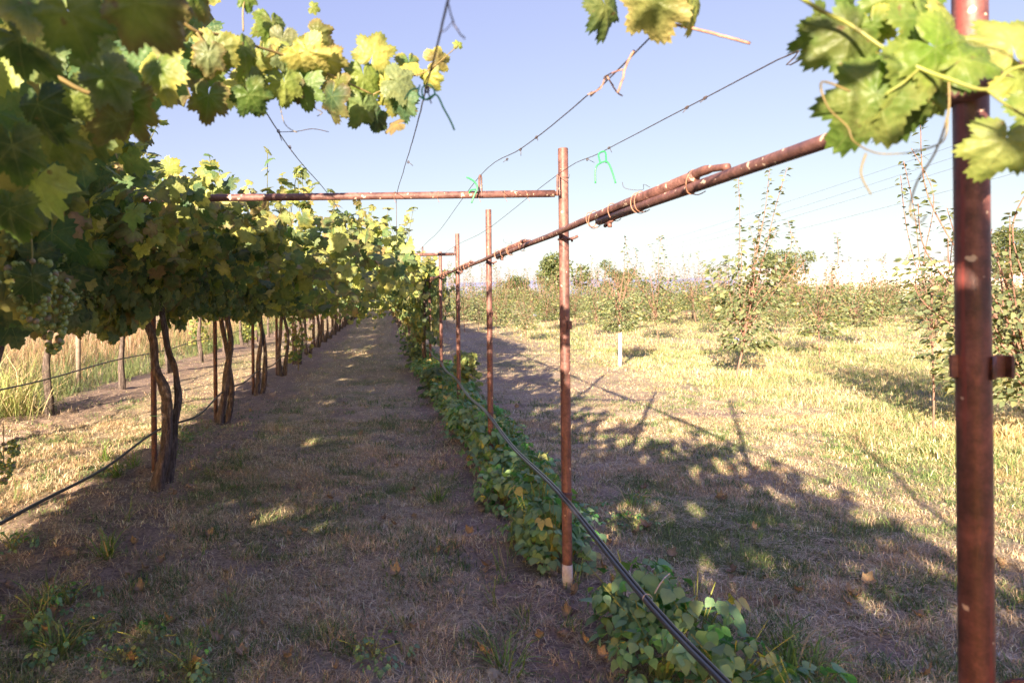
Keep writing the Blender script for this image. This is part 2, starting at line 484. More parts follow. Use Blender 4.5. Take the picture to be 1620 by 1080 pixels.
for (n, y0, y1, seg, pw, wk) in ((620000, 2.6, 9.0, 2, 1.25, 1.0), (300000, 8.5, 20.0, 1, 1.2, 1.0), (260000, 19, 62.0, 1, 1.25, 1.0)):
    x, y = scatter(n, y0, y1, pw=pw)
    sm, gmk = soil_mask(x, y), green_mask(x, y)
    thin = .15 + 1.5 * sstep(.28, .62, fbm(x, y, .2, 71))
    keep = rng.random(len(x)) < np.clip((1 - .82 * sm) * thin, 0, 1)
    keep &= ~((x < -5.6) & (y < 60))
    x, y, gmk = x[keep], y[keep], gmk[keep]
    tall = sstep(4.3, 6.3, x + (fbm(x, y, 1.5, 81) - .5) * 2.5)
    tuft = sstep(.52, .70, fbm(x, y, .3, 83))
    far = 1 if y0 < 15 else 1.3
    h = rng.uniform(.020, .062, len(x)) * (1 + .6 * tuft) + tall * rng.uniform(.01, .10, len(x)) * (.35 + tuft * 1.3)
    h *= far
    w = (.0026 + .00045 * y) * rng.uniform(.7, 1.3, len(x)) * (1 + .3 * tall)
    lean = np.clip(rng.normal(.62, .25, len(x)) - tall * .25, .05, .97)
    Cc, gr = grass_cols(x, y, gmk)
    lean = np.where(gr, np.clip(lean - .12, .1, .9), lean)
    yellower = (x > 4.3)
    Cc[yellower] *= np.array((1.0, 1.03, .92))  # grass toward the orchard is slightly yellower
    blades(g, np.stack([x, y, ground_h(x, y) - .004], 1), h, w, lean, Cc, seg)
x, y = scatter(240000, 2.6, 11, pw=1.3)
k = (rng.random(len(x)) < sstep(.40, .66, fbm(x, y, .22, 131)) * (1 - .55 * soil_mask(x, y)) * (1 - .7 * sstep(4.2, 5.5, x))); x, y = x[k], y[k]; n = len(x)
Cc = np.array((.80, .68, .50)) * rng.uniform(.5, 1.07, (n, 1)) * np.where(rng.random((n, 1)) < .2, np.array((.6, .5, .4)), 1)
blades(g, np.stack([x, y, ground_h(x, y) + .012 + rng.random(n) * .014], 1), rng.uniform(.035, .095, n), rng.uniform(.0018, .0034, n) * (1 + y / 12), rng.uniform(.85, 1.0, n), Cc, 2)
x, y = scatter(170000, 2.6, 11, pw=1.3)
k = (rng.random(len(x)) < sstep(.50, .68, fbm(x, y, .26, 141)) * (1 - .7 * soil_mask(x, y))); x, y = x[k], y[k]; n = len(x)
Cc = np.array((.12, .19, .065)) * rng.uniform(.5, 1.7, (n, 1))
blades(g, np.stack([x, y, ground_h(x, y)], 1), rng.uniform(.03, .085, n), rng.uniform(.003, .006, n) * (1 + y / 14), rng.uniform(.1, .75, n), Cc, 2)
props(mobj('grass', g.mesh('grass', smooth=False), M['grass']), 'short dry mown grass covering the ground', 'grass', kind='stuff')

# tall dry weeds beyond the second row
g = G()
n = 64000
y = 4.0 + 50 * rng.random(n) ** 1.6
x = -5.15 - rng.random(n) ** 1.3 * 6.5 + (fbm(y, y * 0, 1.5, 3) - .5) * .8
clump = sstep(.40, .65, fbm(x, y, .7, 91))
h = rng.uniform(.25, 1.0, n) * np.where(gr_ := rng.random(n) < .5, .6, 1.0) * (.30 + 1.1 * clump) * (.45 + .55 * sstep(5.2, 6.6, -x)) * (1 + .25 * sstep(-5.5, -8.5, -(-x)))
Cc, gr = grass_cols(x, y, .95 - .75 * sstep(5.6, 7.6, -x + (fbm(x, y, 1.2, 93) - .5) * 1.6))
Cc = np.where(gr[:, None], Cc * .7, Cc * np.array((.68, .58, .56)))
blades(g, np.stack([x, y, ground_h(x, y)], 1), h, rng.uniform(.0035, .008, n) * (1 + y / 30), np.clip(rng.normal(.28, .15, n), .02, .8), Cc, 2)
props(mobj('weeds', g.mesh('weeds', smooth=False), M['grass']), 'tall dry weeds and straw beyond the second vine row', 'weeds', kind='stuff')
# rough grass at the right edge
g = G()
n = 12000
y = rng.uniform(5.6, 14, n); x = 4.6 + rng.random(n) * 4.5 + (y - 6) * .25
cl = fbm(x, y, .6, 95); k = cl > .5; x, y = x[k], y[k]; n = len(x)
Cc, gr = grass_cols(x, y, np.full(n, .6))
blades(g, np.stack([x, y, ground_h(x, y)], 1), rng.uniform(.06, .24, n), rng.uniform(.003, .006, n), np.clip(rng.normal(.3, .16, n), .02, .8), Cc * np.array((1.0, 1.02, 1.0)), 2)
props(mobj('rough_grass', g.mesh('rough_grass', smooth=False), M['grass']), 'uncut yellow green grass between the young fruit trees', 'grass', kind='stuff')

# ------------------------------------------------------------------ leaf templates
def grape_template(nout, serr=.07, rings=(.5,), cup=.12, seed=0):
    ctrl = [(0, 1.0), (14, .90), (27, .72), (34, .69), (50, .92), (62, .86), (80, .64), (88, .61), (108, .80), (128, .74), (150, .64), (166, .50), (176, .18)]
    r_ = random.Random(seed); th = []; rr = []
    half = nout // 2
    for s_ in (-1, 1):
        for k in range(half):
            a = (k + (.0 if s_ == 1 else 1.0)) / half * 176
            aa = min(a, 176)
            th.append(s_ * aa)
    th = sorted(set(th)); A = [c[0] for c in ctrl]; B = [c[1] for c in ctrl]
    for k, t in enumerate(th):
        f = float(np.interp(abs(t), A, B))
        f *= 1 + (serr if k % 2 else -serr) * (1 if abs(t) > 2 else .3) + r_.uniform(-.03, .03)
        rr.append(f)
    th = np.radians(np.array(th)); rr = np.array(rr); n = len(th)
    V = [(0, 0, 0)]; E = [0.0]
    for q_ in list(rings) + [1.0]:
        for t, r0 in zip(th, rr):
            if q_ < 1: r1 = q_ * (r0 * .6 + .75 * .4)
            else: r1 = r0
            x_, y_ = math.sin(t) * r1, math.cos(t) * r1
            ripple = .05 * math.sin(t * 9 + seed) * r1 ** 2
            fold = -.10 * abs(math.sin((abs(t) - 0) * 180 / PI / 52 * PI)) * r1
            zz = -cup * r1 * r1 - .22 * max(0, y_) ** 2 + ripple + fold + .06 * abs(x_)
            V.append((x_, y_, zz)); E.append(q_ ** 3)
    F = []; k = len(rings)
    for a in range(n - 1): F.append((0, 1 + a + 1, 1 + a))
    F3 = np.array(F); Q = []
    for l in range(k):
        o = 1 + l * n
        for a in range(n - 1): Q.append((o + a, o + a + 1, o + n + a + 1, o + n + a))
    return np.array(V, float), [F3] + ([np.array(Q)] if Q else []), np.array(E)
def ovate_template(n=10, w=.34, tipy=1.0, fold=.18, bend=.25):
    V = []; E = []
    ts = np.linspace(0, 1, n)
    prof = lambda t: w * (math.sin(PI * t ** .72)) * (1 if t < 1 else 0)
    L = [(-prof(t), t) for t in ts]; 
    for t in ts:
        p_ = prof(t)
        for s_ in (-1, 0, 1):
            V.append((s_ * p_, t * tipy, fold * abs(s_) * p_ - bend * t * t)); E.append(abs(s_))
    Q = []
    for a in range(n - 1):
        for b in range(2): Q.append((a * 3 + b, a * 3 + b + 1, a * 3 + b + 4, a * 3 + b + 3))
    return np.array(V, float), [np.array(Q)[:, ::-1]], np.array(E)
T_hi = [grape_template(74, .06, (.35, .7), .26, s) for s in (1, 2, 3)]
T_md = [grape_template(38, .07, (.55,), .22, s) for s in (4, 5, 6)]
T_lo = [grape_template(14, .0, (), .12, s) for s in (7, 8)]
T_bean = [ovate_template(5, .40), ovate_template(5, .44, 1, .1, .4)]
T_orch = [ovate_template(4, .30, 1, .25, .2)]
T_far = [ovate_template(3, .36, 1, .2, .15)]

def cloud(g, temps, P, T, N, S, C, EC=None, curl=None):
    P = np.asarray(P, float); n = len(P)
    if n == 0: return
    T = unit(T); N = unit(N - T * np.sum(N * T, 1, keepdims=True)); X_ = np.cross(T, N)
    S = np.broadcast_to(np.asarray(S, float), (n,)); curl = np.ones(n) if curl is None else curl
    which = rng.integers(0, len(temps), n)
    for k, (tv, tf, te) in enumerate(temps):
        id_ = np.where(which == k)[0]
        if len(id_) == 0: continue
        m_ = len(tv)
        a = tv[None] * np.array((1, 1, 0)) ; sx = rng.uniform(.85, 1.15, (len(id_), 1, 1))
        V = (P[id_, None] + S[id_, None, None] * (tv[None, :, 0:1] * sx * X_[id_, None] + tv[None, :, 1:2] * T[id_, None]
             + tv[None, :, 2:3] * curl[id_, None, None] * N[id_, None]))
        CC = np.broadcast_to(C[id_, None], (len(id_), m_, 3))
        if EC is not None:
            w = te[None, :, None]; CC = CC * (1 - w) + EC[id_, None] * w
        b = (np.arange(len(id_)) * m_)[:, None, None]
        F = [(f[None] + b).reshape(-1, f.shape[1]) for f in tf]
        U = np.broadcast_to(tv[None, :, :2], (len(id_), m_, 2)).reshape(-1, 2)
        g.add(V.reshape(-1, 3), F, CC.reshape(-1, 3), U)

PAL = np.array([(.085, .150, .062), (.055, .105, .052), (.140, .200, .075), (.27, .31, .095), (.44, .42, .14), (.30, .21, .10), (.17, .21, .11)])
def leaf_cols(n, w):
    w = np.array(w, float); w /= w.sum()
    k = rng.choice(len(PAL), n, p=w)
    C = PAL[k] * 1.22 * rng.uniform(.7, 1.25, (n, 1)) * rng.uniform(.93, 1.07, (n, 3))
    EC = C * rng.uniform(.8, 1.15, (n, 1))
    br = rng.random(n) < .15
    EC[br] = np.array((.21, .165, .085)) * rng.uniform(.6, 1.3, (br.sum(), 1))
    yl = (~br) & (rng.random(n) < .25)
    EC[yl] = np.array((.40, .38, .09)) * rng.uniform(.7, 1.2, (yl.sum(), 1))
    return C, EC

# ------------------------------------------------------------------ grape vines
def roof_edge(Y):
    return np.interp(Y, [-50, .35, .8, 2.2, 3.6, 4.0, 4.6, 5.4, 7.5, 9.5, 11.5, 200], [.25, .25, -.75, -.95, -1.05, -.85, -.1, .15, .30, .42, .55, .70])
def foliage(Yc, xl, xr_fn, rowx, dens=240, temps=T_md, size=(.05, .095), curtain=500, curtain_w=.30, zlow=1.50, z0=2.12, half=DS / 2, up_s=70, hang=.0):
    """one vine's share of the leafy roof and its hanging curtain, in coordinates local to the vine's foot"""
    g = G()
    area_x = 6.0
    n = int(dens * area_x * half * 2)
    y = rng.uniform(-half, half, n); x = rng.uniform(-3.0, 3.0, n)
    wx = x + rowx; wy = y + Yc
    xr = xr_fn(wy) + (vnoise(wy, wy * 0, .35, 3) - .5) * .5
    ok = (wx > xl) & (wx < xr)
    fade = np.clip((xr - wx) / .5, 0, 1)
    ok &= rng.random(n) < (.35 + .65 * fade)
    thin = (.55 + .45 * sstep(-1.6, -1.0, wx)) * sstep(3.6, 4.6, wy) if rowx < 0 and rowx > -3 else 0 * wx
    ok &= rng.random(n) > thin * np.clip(.45 + 1.3 * (fbm(wx, wy, .6, 15) - .42), .25, .92)
    x, y, wx, wy, thin = x[ok], y[ok], wx[ok], wy[ok], thin[ok]; n = len(x)
    lump = (fbm(wx, wy, .55, 5) - .5) * (1 + 1.3 * thin)
    t = rng.random(n)
    z = z0 + lump * .45 + (t - .5) * .30 - thin * (.16 + .16 * np.cos((wy - D0) / DS * 2 * PI + PI) + .12 * vnoise(wx, wy, .8, 19)) - hang * rng.random(n) ** 1.8 * .95
    top = (t > .5).astype(float)[:, None]
    Nn = unit(np.stack([rng.normal(-.25, .5, n), rng.normal(-.85, .5, n), rng.uniform(.0, .9, n)], 1))
    T = unit(np.stack([rng.normal(0, .7, n), rng.normal(-.2, .7, n), rng.uniform(-1.3, .2, n)], 1))
    S = rng.uniform(*size, n)
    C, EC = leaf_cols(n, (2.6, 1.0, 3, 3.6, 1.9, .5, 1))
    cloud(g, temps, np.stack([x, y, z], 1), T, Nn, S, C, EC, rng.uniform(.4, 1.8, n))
    # upright shoots
    for k in range(up_s):
        yy = rng.uniform(-half, half); hi = float(xr_fn(yy + Yc)); xx = rng.uniform(max(xl, rowx - 2.4), hi) - rowx
        m_ = rng.integers(3, 8); tt = np.arange(m_) / m_; L = rng.uniform(.10, .34)
        dx, dy = rng.normal(0, .35, 2)
        P = np.stack([xx + dx * tt * L, yy + dy * tt * L, z0 + .12 + tt * L], 1) + rng.normal(0, .02, (m_, 3))
        tube(g, np.array([(xx, yy, z0), P[-1]]), .0022, 4, (.22, .20, .07))
        az = rng.random(m_) * 6.28
        T = np.stack([np.cos(az), np.sin(az), rng.uniform(-.6, .3, m_)], 1); Nn = np.stack([rng.normal(0, .5, m_), rng.normal(-.4, .5, m_), np.ones(m_)], 1)
        C, EC = leaf_cols(m_, (1.5, .3, 2.5, 4, 2.5, .7, .5))
        cloud(g, temps, P, T, Nn, rng.uniform(size[0] * .55, size[1] * .8, m_), C, EC, rng.uniform(.4, 1.8, m_))
    # curtain hanging on the row
    n = curtain
    y = rng.uniform(-half, half, n); wy = y + Yc
    low = zlow + (vnoise(wy, wy * 0 + rowx, .4, 13) - .4) * .35
    t = rng.random(n) ** 1.2
    z = low + (z0 - low) * t
    side = np.where(rng.random(n) < .6, 1, -1)
    x = side * np.abs(rng.normal(curtain_w * .75, curtain_w * .4, n)) * (.45 + .75 * t)
    Nn = np.stack([side * rng.uniform(.5, 1.2, n), rng.normal(-.5, .6, n), rng.uniform(.0, .7, n)], 1)
    T = np.stack([side * rng.uniform(-.2, .5, n), rng.normal(0, .45, n), -np.ones(n)], 1)
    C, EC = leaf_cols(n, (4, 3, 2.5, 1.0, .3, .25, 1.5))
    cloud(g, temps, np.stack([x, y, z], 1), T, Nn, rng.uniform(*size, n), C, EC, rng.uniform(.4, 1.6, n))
    # canes inside
    for k in range(14):
        yy = rng.uniform(-half, half); a = rng.uniform(-1, 1)
        P = smoothpath([(0, yy * .4, 1.75), (a * .3, yy * .8, 2.05), (a * .9, yy, 2.16), (a * 1.6, yy + rng.normal(0, .2), 2.12 + rng.uniform(-.1, .1))], 3)
        if P[-1][0] + rowx > float(xr_fn(yy + Yc)) - .1: continue
        tube(g, P, np.linspace(.007, .003, len(P)), 5, (.20, .13, .07))
    return g
def trunk_geo(paths, seed=0):
    g = G()
    for k, (pts, r0, r1) in enumerate(paths):
        P = smoothpath(pts, 9); n = len(P)
        P = P + np.stack([np.sin(np.arange(n) * .55 + seed + k) * .007, np.cos(np.arange(n) * .43 + seed) * .007, np.zeros(n)], 1)
        t = np.linspace(0, 1, n); rad = 1.22 * (r0 + (r1 - r0) * t) + .020 * np.exp(-t * 11) + .003 * np.sin(t * 19 + seed)
        tube(g, P, rad, 14, None, True, .24, seed + k)
        # loose strips of bark
        for s_ in range(7):
            i0 = int(rng.integers(0, n - 9)); a = rng.random() * 6.28
            Q = P[i0:i0 + 8] + (rad[i0:i0 + 8, None] * 1.02) * np.array((math.cos(a), math.sin(a), 0))
            Q[-1] += np.array((math.cos(a), math.sin(a), -.4)) * .012
            tube(g, Q, np.linspace(.0045, .0012, len(Q)), 4)
    return g
def default_trunk(seed, twin=False):
    r_ = random.Random(seed)
    a, b = r_.uniform(-.07, .07), r_.uniform(-.05, .05)
    o = [([(0, -.10, -.03), (a, -.09, .4), (a * 1.6 + b, -.05, .95), (b * 2, 0, 1.45), (b * 2.5, .12, 1.75), (b + .02, .55, 1.98), (0, 1.0, 2.02)], r_.uniform(.028, .038), .014)]
    o.append(([(b * 2, 0, 1.42), (b * 2.4 - .05, -.15, 1.72), (-.06, -.6, 1.97), (0, -1.0, 2.0)], .022, .011))
    if twin: o.append(([(.07, -.02, -.03), (.15, -.06, .5), (.12 - a, .02, 1.0), (-.03, .1, 1.6), (0, .5, 1.95)], .030, .016))
    return o
def ico():
    t = (1 + 5 ** .5) / 2
    V = unit(np.array([(-1, t, 0), (1, t, 0), (-1, -t, 0), (1, -t, 0), (0, -1, t), (0, 1, t), (0, -1, -t), (0, 1, -t), (t, 0, -1), (t, 0, 1), (-t, 0, -1), (-t, 0, 1)]))
    F = [(0, 11, 5), (0, 5, 1), (0, 1, 7), (0, 7, 10), (0, 10, 11), (1, 5, 9), (5, 11, 4), (11, 10, 2), (10, 7, 6), (7, 1, 8), (3, 9, 4), (3, 4, 2), (3, 2, 6), (3, 6, 8), (3, 8, 9), (4, 9, 5), (2, 4, 11), (6, 2, 10), (8, 6, 7), (9, 8, 1)]
    V = list(map(tuple, V)); out = []; cache = {}
    def mid(a, b):
        k = (min(a, b), max(a, b))
        if k not in cache:
            v = (np.array(V[a]) + np.array(V[b])); V.append(tuple(v / np.linalg.norm(v))); cache[k] = len(V) - 1
        return cache[k]
    for a, b, c in F:
        x, y, z = mid(a, b), mid(b, c), mid(c, a); out += [(a, x, z), (b, y, x), (c, z, y), (x, y, z)]
    return np.array(V), np.array(out)
ICO = ico()
def cluster_mesh(seed, L=.20, W=.055, br=.0085, n=85):
    g = G(); r_ = np.random.default_rng(seed); pts = []
    tries = 0
    while len(pts) < n and tries < 6000:
        tries += 1
        t = r_.random(); rad = W * (1 - t) ** .7 * (.6 + .5 * math.sin(min(t * 6, 1.6)))
        a = r_.random() * 6.28; p_ = np.array((math.cos(a) * rad, math.sin(a) * rad, -t * L - .02)) + r_.normal(0, .002, 3)
        if all(np.sum((p_ - q_) ** 2) > (br * 1.55) ** 2 for q_ in pts): pts.append(p_)
    for p_ in pts:
        c = np.array((.20, .27, .075)) * r_.uniform(.7, 1.25) if r_.random() < .9 else np.array((.24, .20, .12))
        g.add(ICO[0] * br * r_.uniform(.85, 1.1) + p_, [ICO[1]], c)
    tube(g, np.array([(0, 0, .05), (0, .004, 0), (0, 0, -L * .8)]), .0022, 5, (.25, .25, .08))
    return g.mesh('grape_cluster')
CLUS = [cluster_mesh(s, L_, W_, .0085, n_) for s, L_, W_, n_ in ((1, .21, .055, 90), (2, .17, .06, 80), (3, .24, .05, 90))]

def add_clusters(rt, k, rowhalf=.28, zs=(1.55, 1.85)):
    for q_ in range(k):
        o = mobj('grape_cluster', CLUS[q_ % 3], M['berry'], rt, (rng.uniform(-.05, rowhalf), rng.uniform(-1.2, 1.2), rng.uniform(*zs)))
        o.rotation_euler = (rng.normal(0, .1), rng.normal(0, .1), rng.random() * 6); s_ = rng.uniform(.8, 1.15); o.scale = (s_, s_, s_)
ORD = ['first', 'second', 'third', 'fourth', 'fifth', 'sixth', 'seventh', 'eighth', 'ninth', 'tenth', 'eleventh', 'twelfth', 'thirteenth', 'fourteenth']

GL, GLL, GR = 'grape vines of the row left of the path', 'grape vines of the far left row', 'grape vines of the row right of the path'
XL1 = -3.35
# row just left of the path: index -3.. behind the camera, 0 at Y=1.16
for k in range(-3, 6):
    Yk = D0 + (k - 1) * DS
    near = 0 <= k <= 2
    if k < 0: lab = 'grape vine behind the viewpoint whose leafy roof shades the path'
    elif k == 0: lab = 'grape vine with the closest hanging leaves at the upper left corner'
    else: lab = ['grape vine at the near end of the leafy roof, left of the first crossbar',
                 'grape vine with thick twisted double trunk tied to a steel post',
                 'second grape vine trunk visible left of the path, straight beside its steel post',
                 'third visible vine trunk left of the path, forked low',
                 'fourth visible vine trunk left of the path, leaning into a leafy low shoot'][k - 1]
    rt = thing('grape_vine', lab, 'grape vine', (ROW_L, Yk, 0), GL)
    tmp = T_hi if k in (0,) else T_md
    if k < 0:
        f = foliage(Yk, XL1, roof_edge, ROW_L, 140, T_lo, (.07, .11), 300, up_s=20)
    else:
        f = foliage(Yk, XL1, roof_edge, ROW_L, (170, 430, 360, 250, 210, 180)[k], tmp, curtain=(350 if k == 0 else 950), up_s=30 if k == 0 else 95, zlow=(1.62, 1.50, 1.40, 1.34, 1.34, 1.34)[k])
    mobj('foliage', f.mesh('foliage_left'), M['grape_leaf'], rt)
    if k == 2:
        L0 = lambda px, py, Yy: at(px, py, Yy) - np.array((ROW_L, Yk, 0))
        paths = [([L0(248, 790, 5.75), L0(258, 720, 5.8), L0(266, 640, 5.9), L0(248, 585, 5.95), L0(240, 530, 6.0), L0(222, 482, 6.05), L0(212, 440, 6.2), (0, .5, 2.0)], .040, .017),
                 ([L0(264, 788, 5.95), L0(272, 715, 5.95), L0(280, 650, 6.0), L0(280, 600, 6.05), L0(268, 555, 6.1), L0(256, 500, 6.1), L0(262, 440, 6.3), (0, -.6, 2.0)], .028, .015)]
    else:
        paths = default_trunk(20 + k, k >= 3)
    mobj('trunk', trunk_geo(paths, k).mesh('trunk'), M['bark'], rt)
    if k >= 1: add_clusters(rt, 16 if k < 4 else 9)
# farther vines share three foliage meshes
protoL = []
for v_ in range(3):
    f = foliage(60 + v_ * 3, XL1, roof_edge, ROW_L, 85, T_lo, (.065, .11), 560, up_s=70, zlow=1.34, hang=.7, half=DS / 2 - .36)
    protoL.append((f.mesh('foliage_left_far'), trunk_geo(default_trunk(50 + v_, True), v_).mesh('trunk_far')))
first = None
for k in range(6, 32):
    Yk = D0 + (k - 1) * DS
    lab = ORD[k - 2] + ' vine from the front in the row left of the path' if k < 12 else 'small distant vine deep in the row left of the path'
    fm, tm = protoL[k % 3]
    rt = thing('grape_vine', lab, 'grape vine', (ROW_L, Yk, 0), GL)
    mobj('foliage', fm, M['grape_leaf'], rt); mobj('trunk', tm, M['bark'], rt)
# second row on the left
edge2 = lambda Y: np.full_like(np.asarray(Y, float), XL1 + .45)
protoLL = []
for v_ in range(3):
    f = foliage(5 + v_ * 7, -5.35, edge2 if v_ == 0 else (lambda Y: np.full_like(np.asarray(Y, float), -3.75)), ROW_LL, 150, T_lo if v_ else T_md, (.06, .10), 420, up_s=18, zlow=1.62, half=1.5 if v_ == 0 else DS / 2 - .36)
    protoLL.append((f.mesh('foliage_far_row'), trunk_geo([(p_, a_ * 1.25, b_ * 1.1) for p_, a_, b_ in default_trunk(80 + v_, False)], v_ + 4).mesh('trunk_far_row')))
LLY = [-6.7, -4.1, -1.5, 1.1, 3.7, 6.4, 9.8, 12.4, 15.2]
LLY[5] = 9.75 - 2.6
ys_ll = [-6.7, -4.1, -1.5, 1.1, 4.0, 7.0, 9.75, 12.4] + [15.2 + 2.62 * i for i in range(22)]
for k, Yk in enumerate(ys_ll):
    if k < 5: lab = 'grape vine of the far left row beside or behind the viewpoint, out of the picture'
    elif k < 12: lab = ORD[k - 5] + ' visible trunk from the front in the far left vine row'
    else: lab = 'small distant vine deep in the far left row'
    fm, tm = protoLL[k % 3 if k > 6 else 0]
    rt = thing('grape_vine', lab, 'grape vine', (ROW_LL, Yk, 0), GLL, rz=0)
    mobj('foliage', fm, M['grape_leaf'], rt); mobj('trunk', tm, M['bark'], rt)
    if k in (5, 6): rt.rotation_euler.z = 0
# leafy low shoots in the far rows (sunlit suckers)
for px, py, hh, lab in ((315, 560, 1.1, 'sunlit leafy shoots around a trunk of the far left row'), (472, 588, 1.3, 'bushy low leaves hanging on a trunk left of the path'), (392, 548, .8, 'small sunlit leafy sucker between the two left rows')):
    gx, gy = ground_at(px, py); g = G(); n = 150
    z = rng.random(n) ** .8 * hh + .15; a = rng.random(n) * 6.28; rr = rng.uniform(.02, .30, n)
    P = np.stack([np.cos(a) * rr, np.sin(a) * rr, z], 1); T = np.stack([np.cos(a), np.sin(a), -rng.random(n)], 1)
    C, EC = leaf_cols(n, (2, .5, 3, 3, .6, .2, .5))
    cloud(g, T_lo, P, T, rng.normal(0, .5, (n, 3)) + (0, -.6, .6), rng.uniform(.05, .08, n), C, EC)
    st = G()
    for q_ in range(4):
        aa = rng.random() * 6.28
        tube(st, smoothpath([(0, 0, -.02), (.05 * math.cos(aa), .05 * math.sin(aa), hh * .5), (.16 * math.cos(aa), .16 * math.sin(aa), hh)], 4), .006, 5)
    rt = thing('vine_sucker', lab, 'vine shoots', (gx, gy, 0), 'low leafy vine shoots')
    mobj('foliage', g.mesh('sucker'), M['grape_leaf'], rt); mobj('stem', st.mesh('stem'), M['cane'], rt)
# row right of the path, leafy only in the distance
edgeR = lambda Y: np.full_like(np.asarray(Y, float), ROW_R + .28)
protoR = []
for v_ in range(3):
    f = foliage(40 + v_ * 5, ROW_R - .75, edgeR, ROW_R, 210, T_lo, (.06, .10), 680, zlow=1.15 - .2 * v_, up_s=50, curtain_w=.36)
    protoR.append((f.mesh('foliage_right'), trunk_geo(default_trunk(110 + v_, v_ == 1), v_ + 9).mesh('trunk_right')))
for k in range(5, 32):
    Yk = D0 + (k - 1) * DS
    lab = ORD[k - 5] + ' leafy vine from the front in the row right of the path' if k < 10 else 'small distant vine deep in the row right of the path'
    fm, tm = protoR[k % 3]
    rt = thing('grape_vine', lab, 'grape vine', (ROW_R - .12, Yk + .2, 0), GR)
    mobj('foliage', fm, M['grape_leaf'], rt); mobj('trunk', tm, M['bark'], rt)

# ------------------------------------------------------------------ foreground shoots, laid leaf by leaf
def hand_leaves(g, L, temps=T_hi):
    """(px, py, Y, size m, tip angle deg in picture (-90 down), yaw, pitch, colour, edge colour)"""
    for (px, py, Yy, s_, ang, yaw, pit, c, ec) in L:
        a = math.radians(ang)
        T = np.array([[math.cos(a), 0, math.sin(a)]]) + np.array([[0, pit, 0]]) + rng.normal(0, .15, (1, 3))
        N = np.array([[yaw, -1.0, .25]]) + rng.normal(0, .27, (1, 3))
        cloud(g, temps, at(px, py, Yy)[None], T, N, np.array([s_ * .62]), np.array([c], float), np.array([ec], float), np.array([rng.uniform(.8, 1.6)]))
GRN, DRK, YG, YEL, BRN, OLV, PAL2 = (.10, .17, .035), (.045, .085, .03), (.20, .26, .06), (.46, .42, .11), (.18, .14, .06), (.14, .17, .05), (.19, .24, .12)
# upper left mass close to the lens
g = G(); cn = []
L = [(110, 20, .82, .085, -70, .2, .1, YG, GRN), (215, 5, .78, .10, -75, -.3, .0, YG, BRN), (255, -10, .95, .10, -60, .2, .2, OLV, BRN), (30, 60, .95, .10, -50, .4, .3, DRK, GRN),
     (150, 85, 1.15, .085, -100, .3, .2, PAL2, GRN), (60, 165, 1.1, .10, -85, 0, .1, DRK, DRK), (250, 105, 1.25, .115, -80, -.2, .1, GRN, YEL), (170, 120, 1.05, .09, -60, .3, .1, GRN, PAL2),
     (185, 190, 1.1, .09, -110, .1, .2, OLV, BRN), (205, 165, 1.12, .10, -75, -.2, .2, GRN, BRN), (90, 215, 1.2, .10, -80, .1, 0, GRN, OLV), (20, 230, 1.0, .10, -80, .2, .1, DRK, GRN),
     (120, 150, 1.3, .10, -70, .1, .2, YG, OLV), (330, 85, 1.35, .075, -100, .5, .2, PAL2, BRN), (385, 75, 1.4, .095, -75, .1, .1, GRN, YG), (430, 35, 1.6, .095, -80, .4, 0, GRN, YG),
     (330, 150, 1.35, .09, -80, -.1, .1, GRN, BRN), (395, 150, 1.38, .085, -60, -.2, .1, GRN, DRK), (450, 130, 1.45, .08, -85, .3, .1, YG, YG), (470, 85, 1.5, .08, -60, .3, .2, YEL, OLV),
     (500, 55, 1.6, .08, -20, -.3, .1, OLV, BRN), (520, 95, 1.55, .08, -80, .3, .3, YEL, BRN), (535, 130, 1.55, .065, -95, -.5, .1, OLV, BRN), (590, 85, 1.6, .095, 60, .2, .1, YEL, OLV), (575, 120, 1.6, .11, -85, .1, .1, YG, GRN),
     (610, 130, 1.62, .075, -60, -.4, .1, YEL, YG), (650, 110, 1.65, .06, 120, .2, .2, YEL, YEL), (690, 95, 1.65, .075, 20, .3, .3, BRN, YEL), (680, 120, 1.66, .065, -70, -.5, .2, YEL, OLV), (725, 72, 1.66, .025, 90, .2, .1, YG, YG),
     (300, -15, 1.2, .09, -50, .3, .2, GRN, BRN), (390, -5, 1.5, .05, -80, .2, .1, GRN, GRN), (495, 12, 1.6, .03, 0, .2, .1, YG, YG), (15, 330, 1.2, .10, -85, .1, .1, DRK, GRN), (40, 5, .9, .09, -40, .3, .2, GRN, YEL)]
hand_leaves(g, L)
n = 150
px = rng.uniform(-60, 330, n); py = rng.uniform(-60, 290, n); Yy = rng.uniform(1.25, 2.6, n)
k = (py < 330 - px * .75) 
px, py, Yy = px[k], py[k], Yy[k]; n = len(px)
P = np.array([at(a, b, c) for a, b, c in zip(px, py, Yy)])
C, EC = leaf_cols(n, (4, 3, 2.5, 1.2, .4, .5, 1.2))
cloud(g, T_md, P, np.stack([rng.normal(0, .5, n), rng.normal(0, .4, n), -np.ones(n)], 1), np.stack([rng.normal(.1, .6, n), -np.ones(n), rng.uniform(-.1, .8, n)], 1), rng.uniform(.06, .10, n), C, EC, rng.uniform(.4, 1.7, n))
